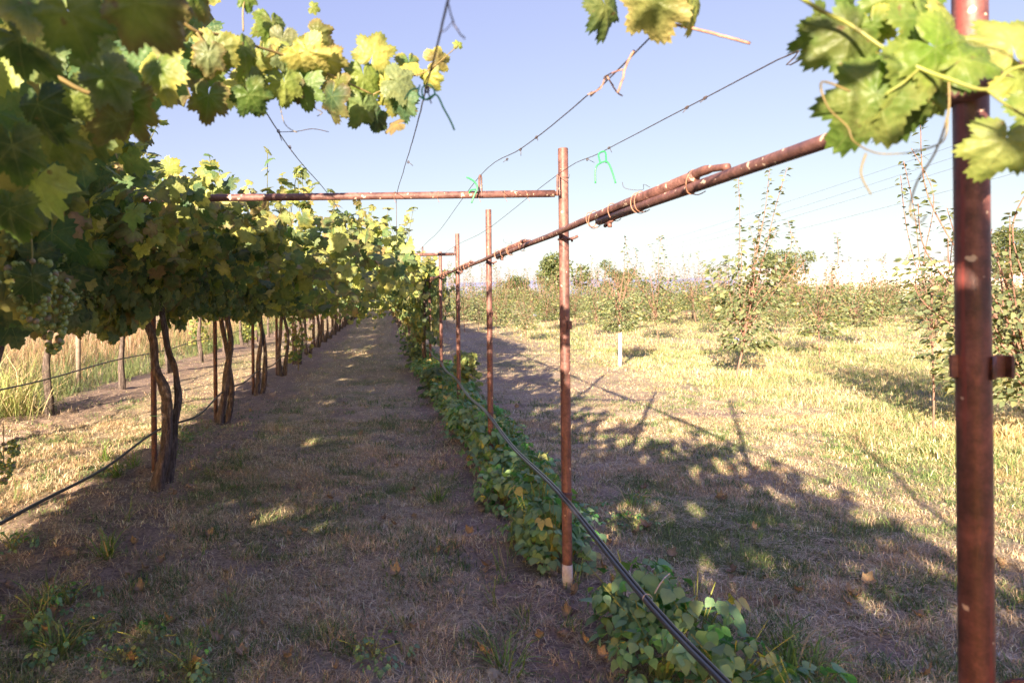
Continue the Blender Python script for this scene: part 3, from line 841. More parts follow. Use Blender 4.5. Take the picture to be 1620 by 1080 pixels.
# lower mass at the left edge
n = 260
px = rng.uniform(-140, 120, n); py = rng.uniform(240, 520, n); Yy = rng.uniform(1.9, 3.2, n)
k = py < 520 - np.maximum(px - 20, 0) * 1.0
px, py, Yy = px[k], py[k], Yy[k]; n = len(px)
P = np.array([at(a, b, c) for a, b, c in zip(px, py, Yy)])
C, EC = leaf_cols(n, (4, 4, 1.5, .5, .1, .2, 1.2))
cloud(g, T_md, P, np.stack([rng.normal(0, .4, n), rng.normal(0, .4, n), -np.ones(n)], 1), np.stack([rng.normal(.3, .5, n), -np.ones(n), rng.uniform(0, .7, n)], 1), rng.uniform(.06, .105, n), C, EC, rng.uniform(.4, 1.7, n))
hand_leaves(g, [(50, 440, 1.75, .11, -80, .1, .1, DRK, DRK), (150, 400, 2.3, .11, -70, .3, .1, GRN, DRK), (20, 400, 2.0, .1, -95, .2, .1, DRK, DRK), (75, 330, 2.3, .10, -60, .2, 0, PAL2, GRN), (130, 330, 2.6, .1, -80, 0, .1, GRN, PAL2)])
def cane(g, pts, r0, r1, k=5):
    P = smoothpath([at(*q_) for q_ in pts], k)
    h_ = G(); tube(h_, P, np.linspace(r0, r1, len(P)), 7); g.append(h_)
cane(cn, [(180, -60, 1.2), (255, 5, 1.3), (310, 50, 1.35), (345, 55, 1.4), (400, 72, 1.45), (450, 88, 1.5), (520, 118, 1.55), (590, 150, 1.6)], .0045, .002)
cane(cn, [(310, 50, 1.35), (330, 78, 1.36), (345, 100, 1.37)], .003, .002)
cane(cn, [(590, 150, 1.6), (640, 125, 1.63), (680, 110, 1.65), (725, 72, 1.66)], .002, .0012)
cane(cn, [(-40, 20, 1.1), (60, 100, 1.12), (150, 150, 1.15), (230, 140, 1.2)], .005, .003)
cane(cn, [(385, 50, 1.5), (385, 10, 1.5), (395, -30, 1.5)], .002, .002)
cane(cn, [(-60, 250, 2.2), (20, 330, 2.2), (60, 400, 2.0), (55, 450, 1.8)], .005, .003)
for k_ in range(46):
    t_ = rng.random(); qx = 250 + 400 * t_; qy = np.interp(qx, [250, 330, 450, 590, 650], [5, 60, 88, 135, 115]) + rng.normal(15, 24)
    C1, E1 = leaf_cols(1, (3, 1, 3, 3, 1.2, .5, 1))
    hand_leaves(g, [(qx, qy, 1.35 + .28 * t_ + rng.normal(.04, .05), rng.uniform(.035, .10), rng.normal(-80, 35), rng.normal(0, .5), .2, C1[0], E1[0])])
tn = []
for pts in ([(520, 116, 1.55), (505, 150, 1.54), (498, 170, 1.53), (510, 178, 1.54), (502, 184, 1.55)], [(590, 150, 1.6), (600, 170, 1.6), (592, 178, 1.6)], [(440, 150, 1.5), (450, 195, 1.5), (470, 210, 1.5)]):
    P = smoothpath([at(*q_) for q_ in pts], 5); h_ = G(); tube(h_, P, .0009, 5); tn.append(h_)
org = at(200, 0, 1.3)
rt = thing('vine_shoot', 'close leafy grape shoots filling the upper left corner, tip reaching over the path', 'vine shoot', org, 'grape shoots close to the lens')
mobj('foliage', g.mesh('shoot_leaves', org), M['grape_leaf'], rt)
for h_ in cn: mobj('cane', h_.mesh('cane', org), M['cane'], rt)
for h_ in tn: mobj('tendril', h_.mesh('tendril', org), M['cane'], rt)
for (px, py, Yy, v_) in ((50, 400, 1.9, 1), (85, 430, 2.1, 0), (25, 345, 2.0, 2), (70, 370, 2.2, 1), (5, 690, 3.0, 1), (110, 380, 2.6, 2)):
    o = mobj('grape_cluster', CLUS[v_], M['berry'], rt, at(px, py, Yy) - org); o.scale = (1.1,) * 3
# top centre: three hanging leaves
g = G(); cn = []
hand_leaves(g, [(958, 8, 1.25, .095, -82, .5, .1, (.10, .14, .045), DRK), (1032, 2, 1.2, .125, -88, -.7, .2, OLV, (.42, .36, .15)), (1100, -5, 1.22, .10, -68, .8, .1, YG, YEL), (1040, -20, 1.24, .10, -70, .2, .1, DRK, GRN)])
cane(cn, [(900, -60, 1.2), (985, -30, 1.22), (1060, -50, 1.2), (1180, -60, 1.15)], .003, .002)
org = at(1030, -30, 1.2)
rt = thing('vine_shoot', 'three grape leaves hanging from the top edge beside the overhead wire', 'vine shoot', org, 'grape shoots close to the lens')
mobj('foliage', g.mesh('shoot_leaves_b', org), M['grape_leaf'], rt)
for h_ in cn: mobj('cane', h_.mesh('cane_b', org), M['cane'], rt)
# upper right shoot in front of the near post
g = G(); cn = []; tn = []
L = [(1345, 55, .92, .10, -155, .2, .1, (.12, .15, .045), GRN), (1300, 40, .95, .075, -120, .3, .2, OLV, GRN), (1420, -10, .92, .08, -90, .2, .2, YG, GRN), (1385, 150, .88, .125, -120, .1, .1, GRN, (.12, .2, .04)), (1430, 130, .90, .125, -80, -.1, .1, (.09, .16, .04), GRN), (1470, 130, .92, .10, -60, -.1, .1, (.09, .16, .04), GRN), (1458, 112, .88, .135, -72, -.2, .1, (.10, .17, .045), YG),
     (1480, 75, .86, .105, -35, .3, .1, (.14, .24, .03), YG), (1460, 30, .9, .10, -70, .1, .1, GRN, YG), (1520, 95, .86, .10, 25, -.2, .1, (.14, .22, .035), GRN), (1592, 222, .88, .080, -112, .1, .1, (.26, .30, .10), YG), (1600, 70, .92, .09, 100, .2, .1, (.38, .38, .12), YG),
     (1610, 125, .93, .08, -40, .2, .1, YG, YEL), (1500, 35, .9, .07, 75, .3, .2, YG, YEL), (1345, 0, .96, .06, -60, .2, .2, GRN, GRN), (1650, 170, .9, .09, -80, -.2, .1, YG, GRN), (1450, -30, .95, .09, -110, .1, .1, GRN, GRN),
     (1380, 40, .93, .07, -60, -.4, .1, GRN, YEL)]
hand_leaves(g, L)
cane(cn, [(1230, -30, .9), (1290, 12, .9), (1345, 40, .9), (1400, 78, .88), (1455, 108, .86), (1500, 125, .85), (1560, 142, .84), (1600, 110, .85), (1660, 100, .86)], .0028, .0022)
cane(cn, [(1560, 142, .84), (1590, 165, .84), (1640, 195, .84)], .0016, .0014)
cane(cn, [(1455, 108, .86), (1430, 130, .86), (1400, 150, .87)], .0014, .001)
for pts in ([(1345, 145, .86), (1300, 130, .86), (1310, 170, .86), (1340, 200, .86), (1352, 225, .86), (1390, 243, .87), (1440, 242, .87)],
            [(1501, 130, .85), (1500, 180, .85), (1480, 240, .86), (1450, 290, .86), (1440, 335, .86), (1455, 352, .86), (1466, 340, .86)],
            [(1440, 242, .87), (1490, 225, .87), (1500, 190, .87)], [(1370, 243, .86), (1362, 275, .86), (1378, 308, .86)]):
    P = smoothpath([at(*q_) for q_ in pts], 6); h_ = G(); tube(h_, P, np.linspace(.0013, .0008, len(P)), 6); tn.append(h_)
org = at(1500, 100, .87)
rt = thing('vine_shoot', 'close grape shoot with curling tendrils crossing the near steel post at upper right', 'vine shoot', org, 'grape shoots close to the lens')
mobj('foliage', g.mesh('shoot_leaves_c', org), M['grape_leaf'], rt)
for h_ in cn: mobj('cane', h_.mesh('cane_c', org), M['cane_green'], rt)
for h_ in tn: mobj('tendril', h_.mesh('tendril_c', org), M['cane'], rt)

# ------------------------------------------------------------------ posts
RAILX = ROW_R - .048
def post_mesh(h, r, n=24, top=True, base_white=False):
    g = G()
    zz = [-.05, .1, h * .3, h * .6, h - .003, h] if True else []
    P = np.array([(0, 0, z_) for z_ in zz]); rr = np.array([r, r, r * 1.005, r, r, r * .96])
    tube(g, P, rr, n, None, True)
    return g
def post_right(k):
    Yk = D0 + (k - 1) * DS
    h = 2.39 + [0, 0, .0, .02, -.04, .03, 0][k % 7] if k > 0 else 2.9
    r = .0235 if k <= 0 else .0265
    names = {0: 'thick red brown steel post closest to the lens, with a clamp halfway up', 1: 'tall rusted steel post carrying the crossbar end, bare pale foot in the soil', 2: 'second steel post behind the tall crossbar post, foot among the beans',
             3: 'third rusted steel post, with a far crossbar end at its side', 4: 'fourth rusted steel post beside the right hand beans', 5: 'fifth rusted steel post at the start of the leafy right row'}
    lab = names.get(k, 'small distant steel post among the vines right of the path' if k > 0 else 'steel post of the right row behind the viewpoint')
    rt = thing('steel_post', lab, 'post', (ROW_R - (.028 if k == 0 else 0), Yk, 0), 'rusted steel posts right of the path')
    mat = M['post_near'] if k <= 0 else M['post']
    mobj('pipe', post_mesh(h, r).mesh('post_pipe'), mat, rt)
    if k == 1:
        g = G(); tube(g, np.array([(0, 0, .0), (0, 0, .08), (0, 0, .155)]), [r + .0012] * 3, 24)
        mobj('bare_foot', g.mesh('bare_foot'), M['whitepaint'], rt)
    if 1 <= k < 8:
        g = G(); ring(g, (0, 0, .53), r + .002, .004, (0, 0, 1), 20); ring(g, (0, 0, .537), r + .002, .004, (0, 0, 1), 20)
        mobj('collar', g.mesh('collar'), M['rail'], rt)
        g = G(); box(g, (.018, -r - .004, 1.44), (.022, .010, .045)); tube(g, np.array([(.018, -r - .012, 1.425), (.018, -r - .002, 1.425)]), .004, 8)
        mobj('bracket', g.mesh('bracket'), M['post'], rt)
        g = G()
        ring(g, (0, 0, 1.90), r + .003, .005, (0, 0, 1), 20)
        tube(g, smoothpath([(.02, -.02, 1.900), (.045, -.03, 1.905), (.066, -.03, 1.915)], 4), .0075, 8)
        tube(g, np.array([(.035, -.03, 1.905), (.035, -.032, 1.885)]), .006, 8)
        mobj('rail_bracket', g.mesh('rail_bracket'), M['post'], rt)
        g = G(); ring(g, (0, 0, 2.23), r + .0015, .0013, (.05, 0, 1), 20); tube(g, np.array([(.03, 0, 2.23), (.034, -.002, 2.25)]), .0013, 5)
        mobj('tie_wire', g.mesh('tie_wire'), M['wire'], rt)
    if k == 0:
        g = G()
        zc = at(1538, 580, 1.13)[2]
        t = np.linspace(.25, 4.6, 22)
        # clamp: a strap round the pipe with two ears
        V = []
        for a in t:
            for rr in (r + .001, r + .005):
                for zz in (-.018, .018): V.append((math.sin(a) * rr, -math.cos(a) * rr, zc + zz))
        V = np.array(V); Q = []
        for a in range(len(t) - 1):
            b = a * 4; c_ = b + 4
            Q += [(b + 2, c_ + 2, c_ + 3, b + 3), (b, b + 1, c_ + 1, c_), (b + 1, b + 3, c_ + 3, c_ + 1), (b, c_, c_ + 2, b + 2)]
        g.add(V, [np.array(Q)])
        box(g, (.030, -.012, zc + .002), (.024, .005, .036)); box(g, (-.0285, .004, zc + .002), (.012, .005, .036))
        box(g, (.0415, -.016, zc + .002), (.005, .02, .036))
        mobj('clamp', g.mesh('clamp', smooth=False), M['post'], rt)
        g = G(); tube(g, np.array([(.027, 0.008, .05), (.027, .008, 1.3)]), .0032, 8)
        mobj('stake_rod', g.mesh('stake_rod'), M['rail'], rt)
        g = G(); tube(g, smoothpath([(.02, -.03, .98), (.04, -.04, .99), (.055, -.03, .97), (.06, -.02, .93)], 4), .006, 8)
        mobj('hook', g.mesh('hook'), M['postdark'], rt)
        tg = G(); cz = at(1530, 135, 1.13)[2]
        ring(tg, (0, 0, cz), r + .002, .003, (.1, 0, 1), 20); ring(tg, (0, 0, cz + .008), r + .002, .003, (-.1, 0, 1), 20)
        mobj('tie_wire', tg.mesh('tie_wire_top'), M['wire'], rt)
    return rt
for k in range(-1, 32):
    post_right(k)
# left row posts
for k in range(1, 32):
    Yk = D0 + (k - 1) * DS
    lab = ['hidden first steel post at the left end of the crossbar', 'dark steel post tied beside the thick twisted double trunk', 'dark steel post beside the second visible trunk left of the path', 'dark steel post beside the third visible trunk left of the path',
           'dark steel post beside the fourth visible trunk left of the path'][k - 1] if k < 6 else 'small distant dark post in the row left of the path'
    px_off = -.07 if k != 2 else (at(243, 600, D0 + DS)[0] - ROW_L)
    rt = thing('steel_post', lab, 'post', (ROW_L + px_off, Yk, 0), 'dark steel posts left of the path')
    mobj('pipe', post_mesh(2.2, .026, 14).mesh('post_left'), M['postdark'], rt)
    if k == 2:
        g = G()
        for zz in (.55, .98, 1.25): ring(g, (.04, -.05, zz), .06, .0025, (0, .05, 1), 20)
        mobj('twine', g.mesh('twine'), M['greentie'], rt)
    elif k < 6:
        g = G(); ring(g, (.03, -.04, 1.0), .055, .0022, (0, .05, 1), 18)
        mobj('twine', g.mesh('twine'), M['greentie'], rt)
for px, py, lab in ((124, 612, 'grey weathered wooden post behind the far left vine row'), (206, 560, 'thin grey wooden stake in the weeds of the far left row')):
    gx, gy = ground_at(px, py); g = G()
    P = np.array([(0, 0, -.05), (0, 0, .5), (.01, 0, 1.2), (.0, 0, 2.1)]); tube(g, P, .045 if px < 150 else .025, 10, None, True, .05)
    props(mobj('wooden_post', g.mesh('wooden_post'), M['wood'], None, (gx, gy, 0)), lab, 'post')

# ------------------------------------------------------------------ rail pipes, overlapping and wired together
def rail(k):
    Yk = D0 + (k - 1) * DS
    y0, y1 = Yk - 1.76 + (.08 if k % 2 else 0), Yk + 1.85
    z0, z1 = 1.951, 1.913
    if k == 0: z0 = 1.925
    r = .0162
    g = G()
    P = np.array([(RAILX + (.004 if i_ % 2 else -.004) * .3, y0 + (y1 - y0) * i_ / 6, z0 + (z1 - z0) * i_ / 6 + [0, .004, .002, -.002, .001, .003, 0][i_]) for i_ in range(7)])
    tube(g, P, [r * .99] + [r] * 5 + [r * .97], 18)
    org = P[0]
    lab = {0: 'near rusty rail pipe spotted pale, running from the closest post down to the wired joint', 1: 'rusty rail pipe lying on top at the near wired joint', 2: 'rusty rail pipe over the second post with a wired joint at each end', 3: 'third rusty rail pipe, above the beans row'}.get(k, 'small distant rail pipe of the right row')
    rt = thing('rail_pipe', lab, 'pipe', org, 'rusty rail pipes along the right row')
    mobj('pipe', g.mesh('rail', org), M['rail'], rt)
    if k >= 1 and k < 9:
        # rings that lash this pipe to its nearer neighbour, near-end bent lug
        for f_ in ((.02, 1), (.45, 2), (.75, 1), (1.02, 2)):
            yy = y0 + f_[0] * .98
            for q_ in range(f_[1]):
                g = G(); c_ = np.array((RAILX, yy + q_ * .035, (z0 - .016)))
                ring(g, c_, .022, .0019, (rng.normal(0, .15), 1, rng.normal(0, .25)), 22, None, 6, 1.65)
                tube(g, smoothpath([c_ + (0, 0, -.036), c_ + (.008, -.02, -.041), c_ + (.012, -.055, -.036)], 3), .0016, 5)
                mobj('tie_wire', g.mesh('tie', org), M['tie_wire'], rt)
        g = G()
        tube(g, smoothpath([(RAILX, y0 + .02, z0 + .004), (RAILX + .005, y0 - .06, z0 + .006), (RAILX + .016, y0 - .16, z0 - .004)], 4), [.0165] + [.014] * 4 + [.010] * 4, 10)
        mobj('lug', g.mesh('lug', org), M['post'], rt)
        g = G(); c_ = np.array((RAILX, y0 + .78, z0 - .055))
        tube(g, np.array([c_ + (0, -.05, .008), c_ + (.0, .06, -.008)]), .008, 8); tube(g, np.array([c_ + (0, .0, .0), c_ + (0, 0, -.02)]), .009, 8)
        mobj('stub', g.mesh('stub', org), M['post'], rt)
        g = G(); c_ = np.array((RAILX, y0 + .35, z0 + .02))
        tube(g, smoothpath([c_, c_ + (.0, .06, .02), c_ + (.01, .10, .006), c_ + (-.03, .16, .022), c_ + (-.03, .19, .05)], 4), .0009, 5)
        mobj('dry_tendril', g.mesh('dry_tendril', org), M['wire'], rt)
for k in range(0, 32): rail(k)

# ------------------------------------------------------------------ crossbars with hooks
def hook_geo(g, c, h=.095):
    x_, y_, z_ = c
    P = smoothpath([(x_ - .006, y_ - .02, z_ - .015), (x_ - .007, y_ - .022, z_ + h * .6), (x_ - .004, y_ - .02, z_ + h), (x_ + .005, y_ - .016, z_ + h * .97), (x_ + .007, y_ - .014, z_ + h * .5), (x_ + .008, y_ - .016, z_ - .015)], 4)
    tube(g, P, .0048, 8)
for k in range(-1, 16, 2):
    Yk = D0 + (k - 1) * DS
    if k < 0: continue
for k in [1, 3, 5, 7, 9, 11, 13]:
    Yk = D0 + (k - 1) * DS - .03
    zb = 2.143
    g = G(); n = 9
    P = np.array([(ROW_L - .1 + (ROW_R - .055 - ROW_L + .1) * i_ / n, Yk, zb - .004 * math.sin(i_ / n * PI)) for i_ in range(n + 1)])
    tube(g, P, .0195, 20)
    org = P[0]
    lab = {1: 'long rusty crossbar spanning the path from the left vines to the tall post', 3: 'second rusty crossbar, its short visible end meeting the third post'}.get(k, 'distant rusty crossbar buried in the leafy roof')
    rt = thing('crossbar', lab, 'pipe', org, 'rusty crossbars over the path')
    mobj('pipe', g.mesh('crossbar', org), M['rail'], rt)
    g = G(); tube(g, smoothpath([(ROW_R - .058, Yk, zb), (ROW_R - .04, Yk, zb + .001), (ROW_R - .027, Yk + .004, zb + .004)], 3), .012, 10)
    mobj('end_stub', g.mesh('end_stub', org), M['post'], rt)
    for hx in (.53, .945):
        g = G(); hook_geo(g, (hx, Yk, zb)); mobj('hook', g.mesh('hook', org), M['rail'], rt)
    if k == 1:
        for hx in (.07, .30, .52, .66, .78):
            g = G(); ring(g, (hx, Yk, zb), .0205, .0012, (1, rng.normal(0, .3), rng.normal(0, .5)), 20)
            tube(g, np.array([(hx, Yk - .02, zb - .02), (hx + .01, Yk - .03, zb - .045)]), .001, 5)
            mobj('tie_wire', g.mesh('tie', org), M['tie_wire'], rt)

# ------------------------------------------------------------------ wires
def wire(name, label, pts, r, mat, group=None, cat='wire', k=6, extra=()):
    P = smoothpath(pts, k); g = G()
    P[1:-1] += rng.normal(0, .0004, (len(P) - 2, 3))
    tube(g, P, r, 7)
    for q_ in extra:
        tube(g, q_, r * .7, 5)
    o = mobj(name, g.mesh(name, P[0]), mat, None, P[0])
    return props(o, label, cat, group)
WG = 'trellis wires strung along the rows'
def knots(P):
    out = []
    for (x_, y_, z_) in P:
        t = np.linspace(0, 4 * PI, 16)
        out.append(np.stack([x_ + .004 * np.cos(t), y_ + t * .0012, z_ + .004 * np.sin(t)], 1))
        out.append(np.array([(x_, y_, z_), (x_ + rng.normal(0, .012), y_, z_ - rng.uniform(.01, .03))]))
    return out
wire('trellis_wire', 'overhead wire through the middle hook of the crossbar', [(.53, -4, 2.2), (.53, 1.15, 2.105), (.53, 1.8, 2.11), (.53, 2.58, 2.15), (.532, 3.73, 2.243), (.53, 6.3, 2.2), (.53, 9, 2.24), (.53, 14, 2.23), (.53, 25, 2.23)], .0017, M['wire'], WG,
     extra=knots([(.53, 1.62, 2.108), (.53, 2.35, 2.136), (.53, 2.62, 2.152), (.53, 2.9, 2.17)]))
wire('trellis_wire', 'overhead wire through the hook against the tall post', [(.94, -4, 2.2), (.94, 1.1, 2.12), (.94, 1.64, 2.149), (.94, 2.95, 2.206), (.942, 3.72, 2.241), (.94, 6.3, 2.19), (.94, 9, 2.24), (.94, 14, 2.23), (.94, 25, 2.23)], .0017, M['wire'], WG,
     extra=knots([(.94, 2.0, 2.165), (.94, 2.12, 2.17), (.94, 2.85, 2.203), (.94, 3.15, 2.214)]))
wire('trellis_wire', 'crooked loose wire falling from the top centre onto the crossbar', [at(716, -40, .75), at(709, 0, .80), at(692, 70, .98), at(676, 130, 1.2), at(668, 165, 1.5), at(652, 225, 2.2), at(640, 265, 2.9), at(628, 306, 3.69), at(627, 330, 3.7), at(628, 400, 3.72)], .0016, M['wire'], WG,
     extra=knots([at(646, 256, 2.8), at(676, 140, 1.2)]))
wire('trellis_wire', 'thin wire dropping from the upper left leaves behind the crossbar', [at(380, 90, 1.5), at(420, 175, 1.8), at(455, 230, 2.3), at(480, 262, 2.9), at(516, 303, 3.66), at(540, 340, 4.6), at(556, 375, 6.3), at(575, 415, 10)], .0017, M['wire'], WG,
     extra=knots([at(458, 232, 2.35), at(440, 207, 2.1)]) + [smoothpath([at(442, 209, 2.1), at(470, 208, 2.1), at(495, 204, 2.12), at(520, 209, 2.14)], 4)])
wire('dry_cane', 'short dry brown cane tied across the middle overhead wire', [at(1048, 35, 1.27), at(1090, 44, 1.25), at(1140, 56, 1.22), at(1187, 69, 1.2)], .0025, M['tie_wire'], None, 'cane')
wire('dry_cane', 'forked dry twig dangling under the middle overhead wire', [at(1003, 80, 1.36), at(990, 105, 1.36), at(985, 125, 1.36), at(977, 147, 1.36)], .0022, M['tie_wire'], None, 'cane',
     extra=[smoothpath([at(985, 110, 1.36), at(960, 120, 1.4), at(950, 140, 1.4), at(930, 150, 1.4)], 3), smoothpath([at(960, 120, 1.5), at(975, 145, 1.5), at(985, 152, 1.5)], 3)])
wire('dry_tendril', 'curled dry tendril hanging from the loose wire at top centre', [at(709, 5, .80), at(715, 30, .8), at(722, 45, .8), at(735, 62, .8)], .0009, M['wire'], None, 'tendril', extra=[smoothpath([at(718, 32, .8), at(705, 48, .8), at(697, 50, .8)], 4)])
# green plastic ties
def tie(label, paths):
    g = G(); P0 = at(*paths[0][0])
    for q_ in paths: tube(g, smoothpath([at(*a_) for a_ in q_], 5), .0022 * paths[0][0][2] / 1.7, 7)
    props(mobj('plastic_tie', g.mesh('plastic_tie', P0), M['greentie'], None, P0), label, 'tie', 'green plastic ties on the wires')
tie('green plastic tie knotted on the loose wire, long tail hanging right', [[(664, 135, 1.22), (662, 150, 1.2), (676, 158, 1.2), (688, 148, 1.22), (680, 134, 1.24), (668, 140, 1.22), (672, 158, 1.2), (690, 150, 1.2), (702, 172, 1.2), (712, 190, 1.2), (719, 206, 1.2)], [(664, 140, 1.22), (650, 143, 1.22), (640, 158, 1.22)]])
tie('green plastic tie with two drooping ends on the wire right of the tall post', [[(942, 290, 2.86), (942, 268, 2.86), (948, 259, 2.86), (960, 256, 2.86), (967, 268, 2.86), (974, 290, 2.86)], [(950, 258, 2.88), (947, 245, 2.9), (953, 240, 2.92), (958, 242, 2.9), (959, 257, 2.86)]])
tie('green plastic tie looped round the crossbar beside its middle hook', [[(738, 280, 3.66), (750, 287, 3.66), (755, 297, 3.66), (750, 310, 3.66), (746, 321, 3.66)], [(755, 300, 3.66), (745, 301, 3.68), (742, 306, 3.7)]])

# hoses
def hose(label, pts, r, mat, off, name='irrigation_hose'):
    P = smoothpath(pts, 7); g = G(); P = P + np.asarray(off)
    tube(g, P, r, 10)
    props(mobj(name, g.mesh(name, P[0]), mat, None, P[0]), label, 'hose', 'irrigation hoses along the rows')
pr = [(.955, -3, .50)]
for k in range(0, 14):
    Yk = D0 + (k - 1) * DS
    pr.append((ROW_R - .040, Yk, .535)); pr.append((ROW_R - .045, Yk + DS / 2, .50))
hose('thicker black hose running down the middle in front of the right posts', pr, .0088, M['hose'], (-.004, 0, 0))
hose('thinner black hose strapped beside the thicker one on the right posts', pr, .0058, M['hose'], (.009, 0, .007))
pl = [(ROW_L + .05, 1.2, .42)]
for k in range(1, 14):
    Yk = D0 + (k - 1) * DS
    pl.append((ROW_L + .035, Yk, .41)); pl.append((ROW_L + .05, Yk + DS / 2, .35 + .03 * math.sin(k * 2.3)))
hose('thicker sagging black hose along the vines left of the path', pl, .0105, M['drip'], (0, 0, 0))
hose('thinner sagging black line beside the thicker hose left of the path', pl, .0055, M['drip'], (.018, .0, .012))
pl2 = [(ROW_LL + .05, 4 + 2.62 * i_, .55 + (.02 if i_ % 2 else -.02)) for i_ in range(12)]
hose('pale black hose strung along the far left vine row', pl2, .011, M['drip'], (0, 0, 0))
g = G()
P0 = at(1036, 936, 3.745 * .69)
for q_ in ([(1036, 938, 2.5), (1040, 930, 2.5), (1050, 915, 2.52), (1060, 906, 2.55)],):
    tube(g, smoothpath([at(*a_) for a_ in q_], 4), .0018, 6)
c_ = np.array((ROW_R - .040, 2.50, .506))
ring(g, c_, .017, .0016, (0, 1, -.1), 16)
props(mobj('plastic_tie', g.mesh('plastic_tie_w', c_), M['whitepaint'], None, c_), 'white plastic strap closing round the two black hoses', 'tie')

# ------------------------------------------------------------------ beans and low plants
def bean_mesh(seed, h=.36, w=.22, n=70, size=(.055, .085), pal=None):
    g = G(); st = G(); r_ = np.random.default_rng(seed)
    for s_ in range(9):
        a = r_.random() * 6.28; rr = r_.uniform(.3, 1) * w; hh = h * r_.uniform(.55, 1.05)
        P = smoothpath([(0, 0, -.01), (.4 * rr * math.cos(a), .4 * rr * math.sin(a), hh * .6), (rr * math.cos(a), rr * math.sin(a), hh)], 4)
        tube(st, P, .0028, 5, (.2, .25, .07))
    m_ = n // 3
    a = r_.random(m_) * 6.28; rr = np.sqrt(r_.random(m_)) * w; z = h * (.12 + .9 * r_.random(m_) ** .75) * (1 - .35 * (rr / w) ** 2)
    base = np.stack([np.cos(a) * rr, np.sin(a) * rr, z], 1)
    d = np.stack([np.cos(a) * (rr / w + .1), np.sin(a) * (rr / w + .1), r_.uniform(-.5, .1, m_)], 1) + r_.normal(0, .3, (m_, 3)); d = unit(d)
    side = unit(np.cross(d, (0, 0, 1.)))
    col = np.array([(.065, .200, .075), (.09, .26, .10), (.13, .28, .13), (.18, .32, .10)])[r_.integers(0, 4, m_)] * r_.uniform(.8, 1.2, (m_, 1))
    yl = r_.random(m_) < .06; col[yl] = (.50, .42, .10); col *= r_.uniform(.9, 1.65, (m_, 1)); col = np.minimum(col, .6)
    for t_, off, sc_ in ((d, d * .012, 1.0), (unit(side * .9 + d * .25 - (0, 0, .15)), side * .01, .85), (unit(-side * .9 + d * .25 - (0, 0, .15)), -side * .01, .85)):
        N = np.array((0, 0, 1.)) + r_.normal(0, .3, (m_, 3)) + d * .5
        cloud(g, T_bean, base + off, t_ - np.array((0, 0, .25)), N, r_.uniform(*size, m_) * sc_, col * r_.uniform(.9, 1.1, (m_, 1)), None, r_.uniform(.5, 1.4, m_))
    return g.mesh('bean_leaves'), st.mesh('bean_stems')
BEAN = [bean_mesh(s, hh, ww, nn, sz) for s, hh, ww, nn, sz in ((1, .40, .21, 160, (.04, .085)), (2, .36, .23, 180, (.035, .075)), (3, .46, .20, 160, (.04, .08)), (4, .30, .22, 160, (.04, .08)))]
BG = 'bean plants along the right post row'
spots = []
for Yb, xb, sz in ((2.35, 1.42, .9), (2.62, 1.30, 1.0), (2.85, 1.27, .95), (3.02, 1.12, 1.05), (3.22, 1.13, 1.0), (2.72, 1.08, .8)): spots.append((xb, Yb, sz))
Yb = 4.0
while Yb < 16:
    spots.append((np.interp(Yb, [4, 8, 12, 16], [1.02, 1.0, .95, .9]) + R.uniform(-.13, .13), Yb, R.uniform(.85, 1.1)))
    if R.random() < .75: spots.append((np.interp(Yb, [4, 8, 16], [1.17, 1.18, 1.05]) + R.uniform(-.1, .1), Yb + .1, R.uniform(.75, 1.0)))
    Yb += R.uniform(.19, .27)
for i_, (xb, Yb, sz) in enumerate(spots):
    lab = 'broad leaved bean plant under the hoses in front of the tall crossbar post' if Yb < 3.7 else ('bean plant crowded along the hoses just behind the tall crossbar post' if Yb < 7 else 'small distant bean plant in the strip of greenery along the posts')
    rt = thing('bean_plant', lab, 'bean plant', (xb, Yb, float(ground_h(xb, Yb))), BG, R.uniform(0, 6.28), sz)
    a_, b_ = BEAN[i_ % 4]; mobj('leaves', a_, M['bean_leaf'], rt); mobj('stems', b_, M['cane_green'], rt)
# the bright young vine bush by the second post and the darker bushes farther on
def bush(px, py, hh, ww, n, lab, wts, cat='young vine'):
    gx, gy = ground_at(px, py); g = G(); st = G()
    z = (rng.random(n) ** .8) * hh; a = rng.random(n) * 6.28; rr = ww * np.sqrt(rng.random(n)) * (1 - .5 * (z / hh) ** 2)
    P = np.stack([np.cos(a) * rr, np.sin(a) * rr, z + .05], 1); T = np.stack([np.cos(a) * .8, np.sin(a) * .8, -rng.random(n)], 1)
    C, EC = leaf_cols(n, wts); EC = C * .9
    cloud(g, T_md if gy < 12 else T_lo, P, T, rng.normal(0, .4, (n, 3)) + np.stack([np.cos(a), np.sin(a) - .3, np.full(n, .8)], 1), rng.uniform(.045, .075, n), C, EC, rng.uniform(.4, 1.5, n))
    for q_ in range(5):
        aa = rng.random() * 6.28
        tube(st, smoothpath([(0, 0, -.02), (.3 * ww * math.cos(aa), .3 * ww * math.sin(aa), hh * .5), (.6 * ww * math.cos(aa), .6 * ww * math.sin(aa), hh * .9)], 4), .005, 5)
    rt = thing('vine_bush', lab, cat, (gx, gy, 0), 'leafy bushes among the right posts')
    mobj('foliage', g.mesh('bush'), M['grape_leaf'], rt); mobj('stem', st.mesh('stem'), M['cane'], rt)
bush(738, 640, .72, .26, 260, 'bright yellow green young vine standing above the beans between second and third post', (1, 0, 4, 4, .3, 0, 0))
bush(690, 628, .42, .30, 200, 'dark green leafy bush spilling onto the path edge beside the posts', (4, 4, 1, 0, 0, 0, 1))
bush(668, 585, .50, .40, 200, 'green bush at the path edge where the leafy right row begins', (4, 2, 2, .5, 0, 0, 1))
bush(655, 565, .55, .40, 180, 'farther low green bush under the right row canopy', (4, 2, 2, 1, 0, 0, 1))
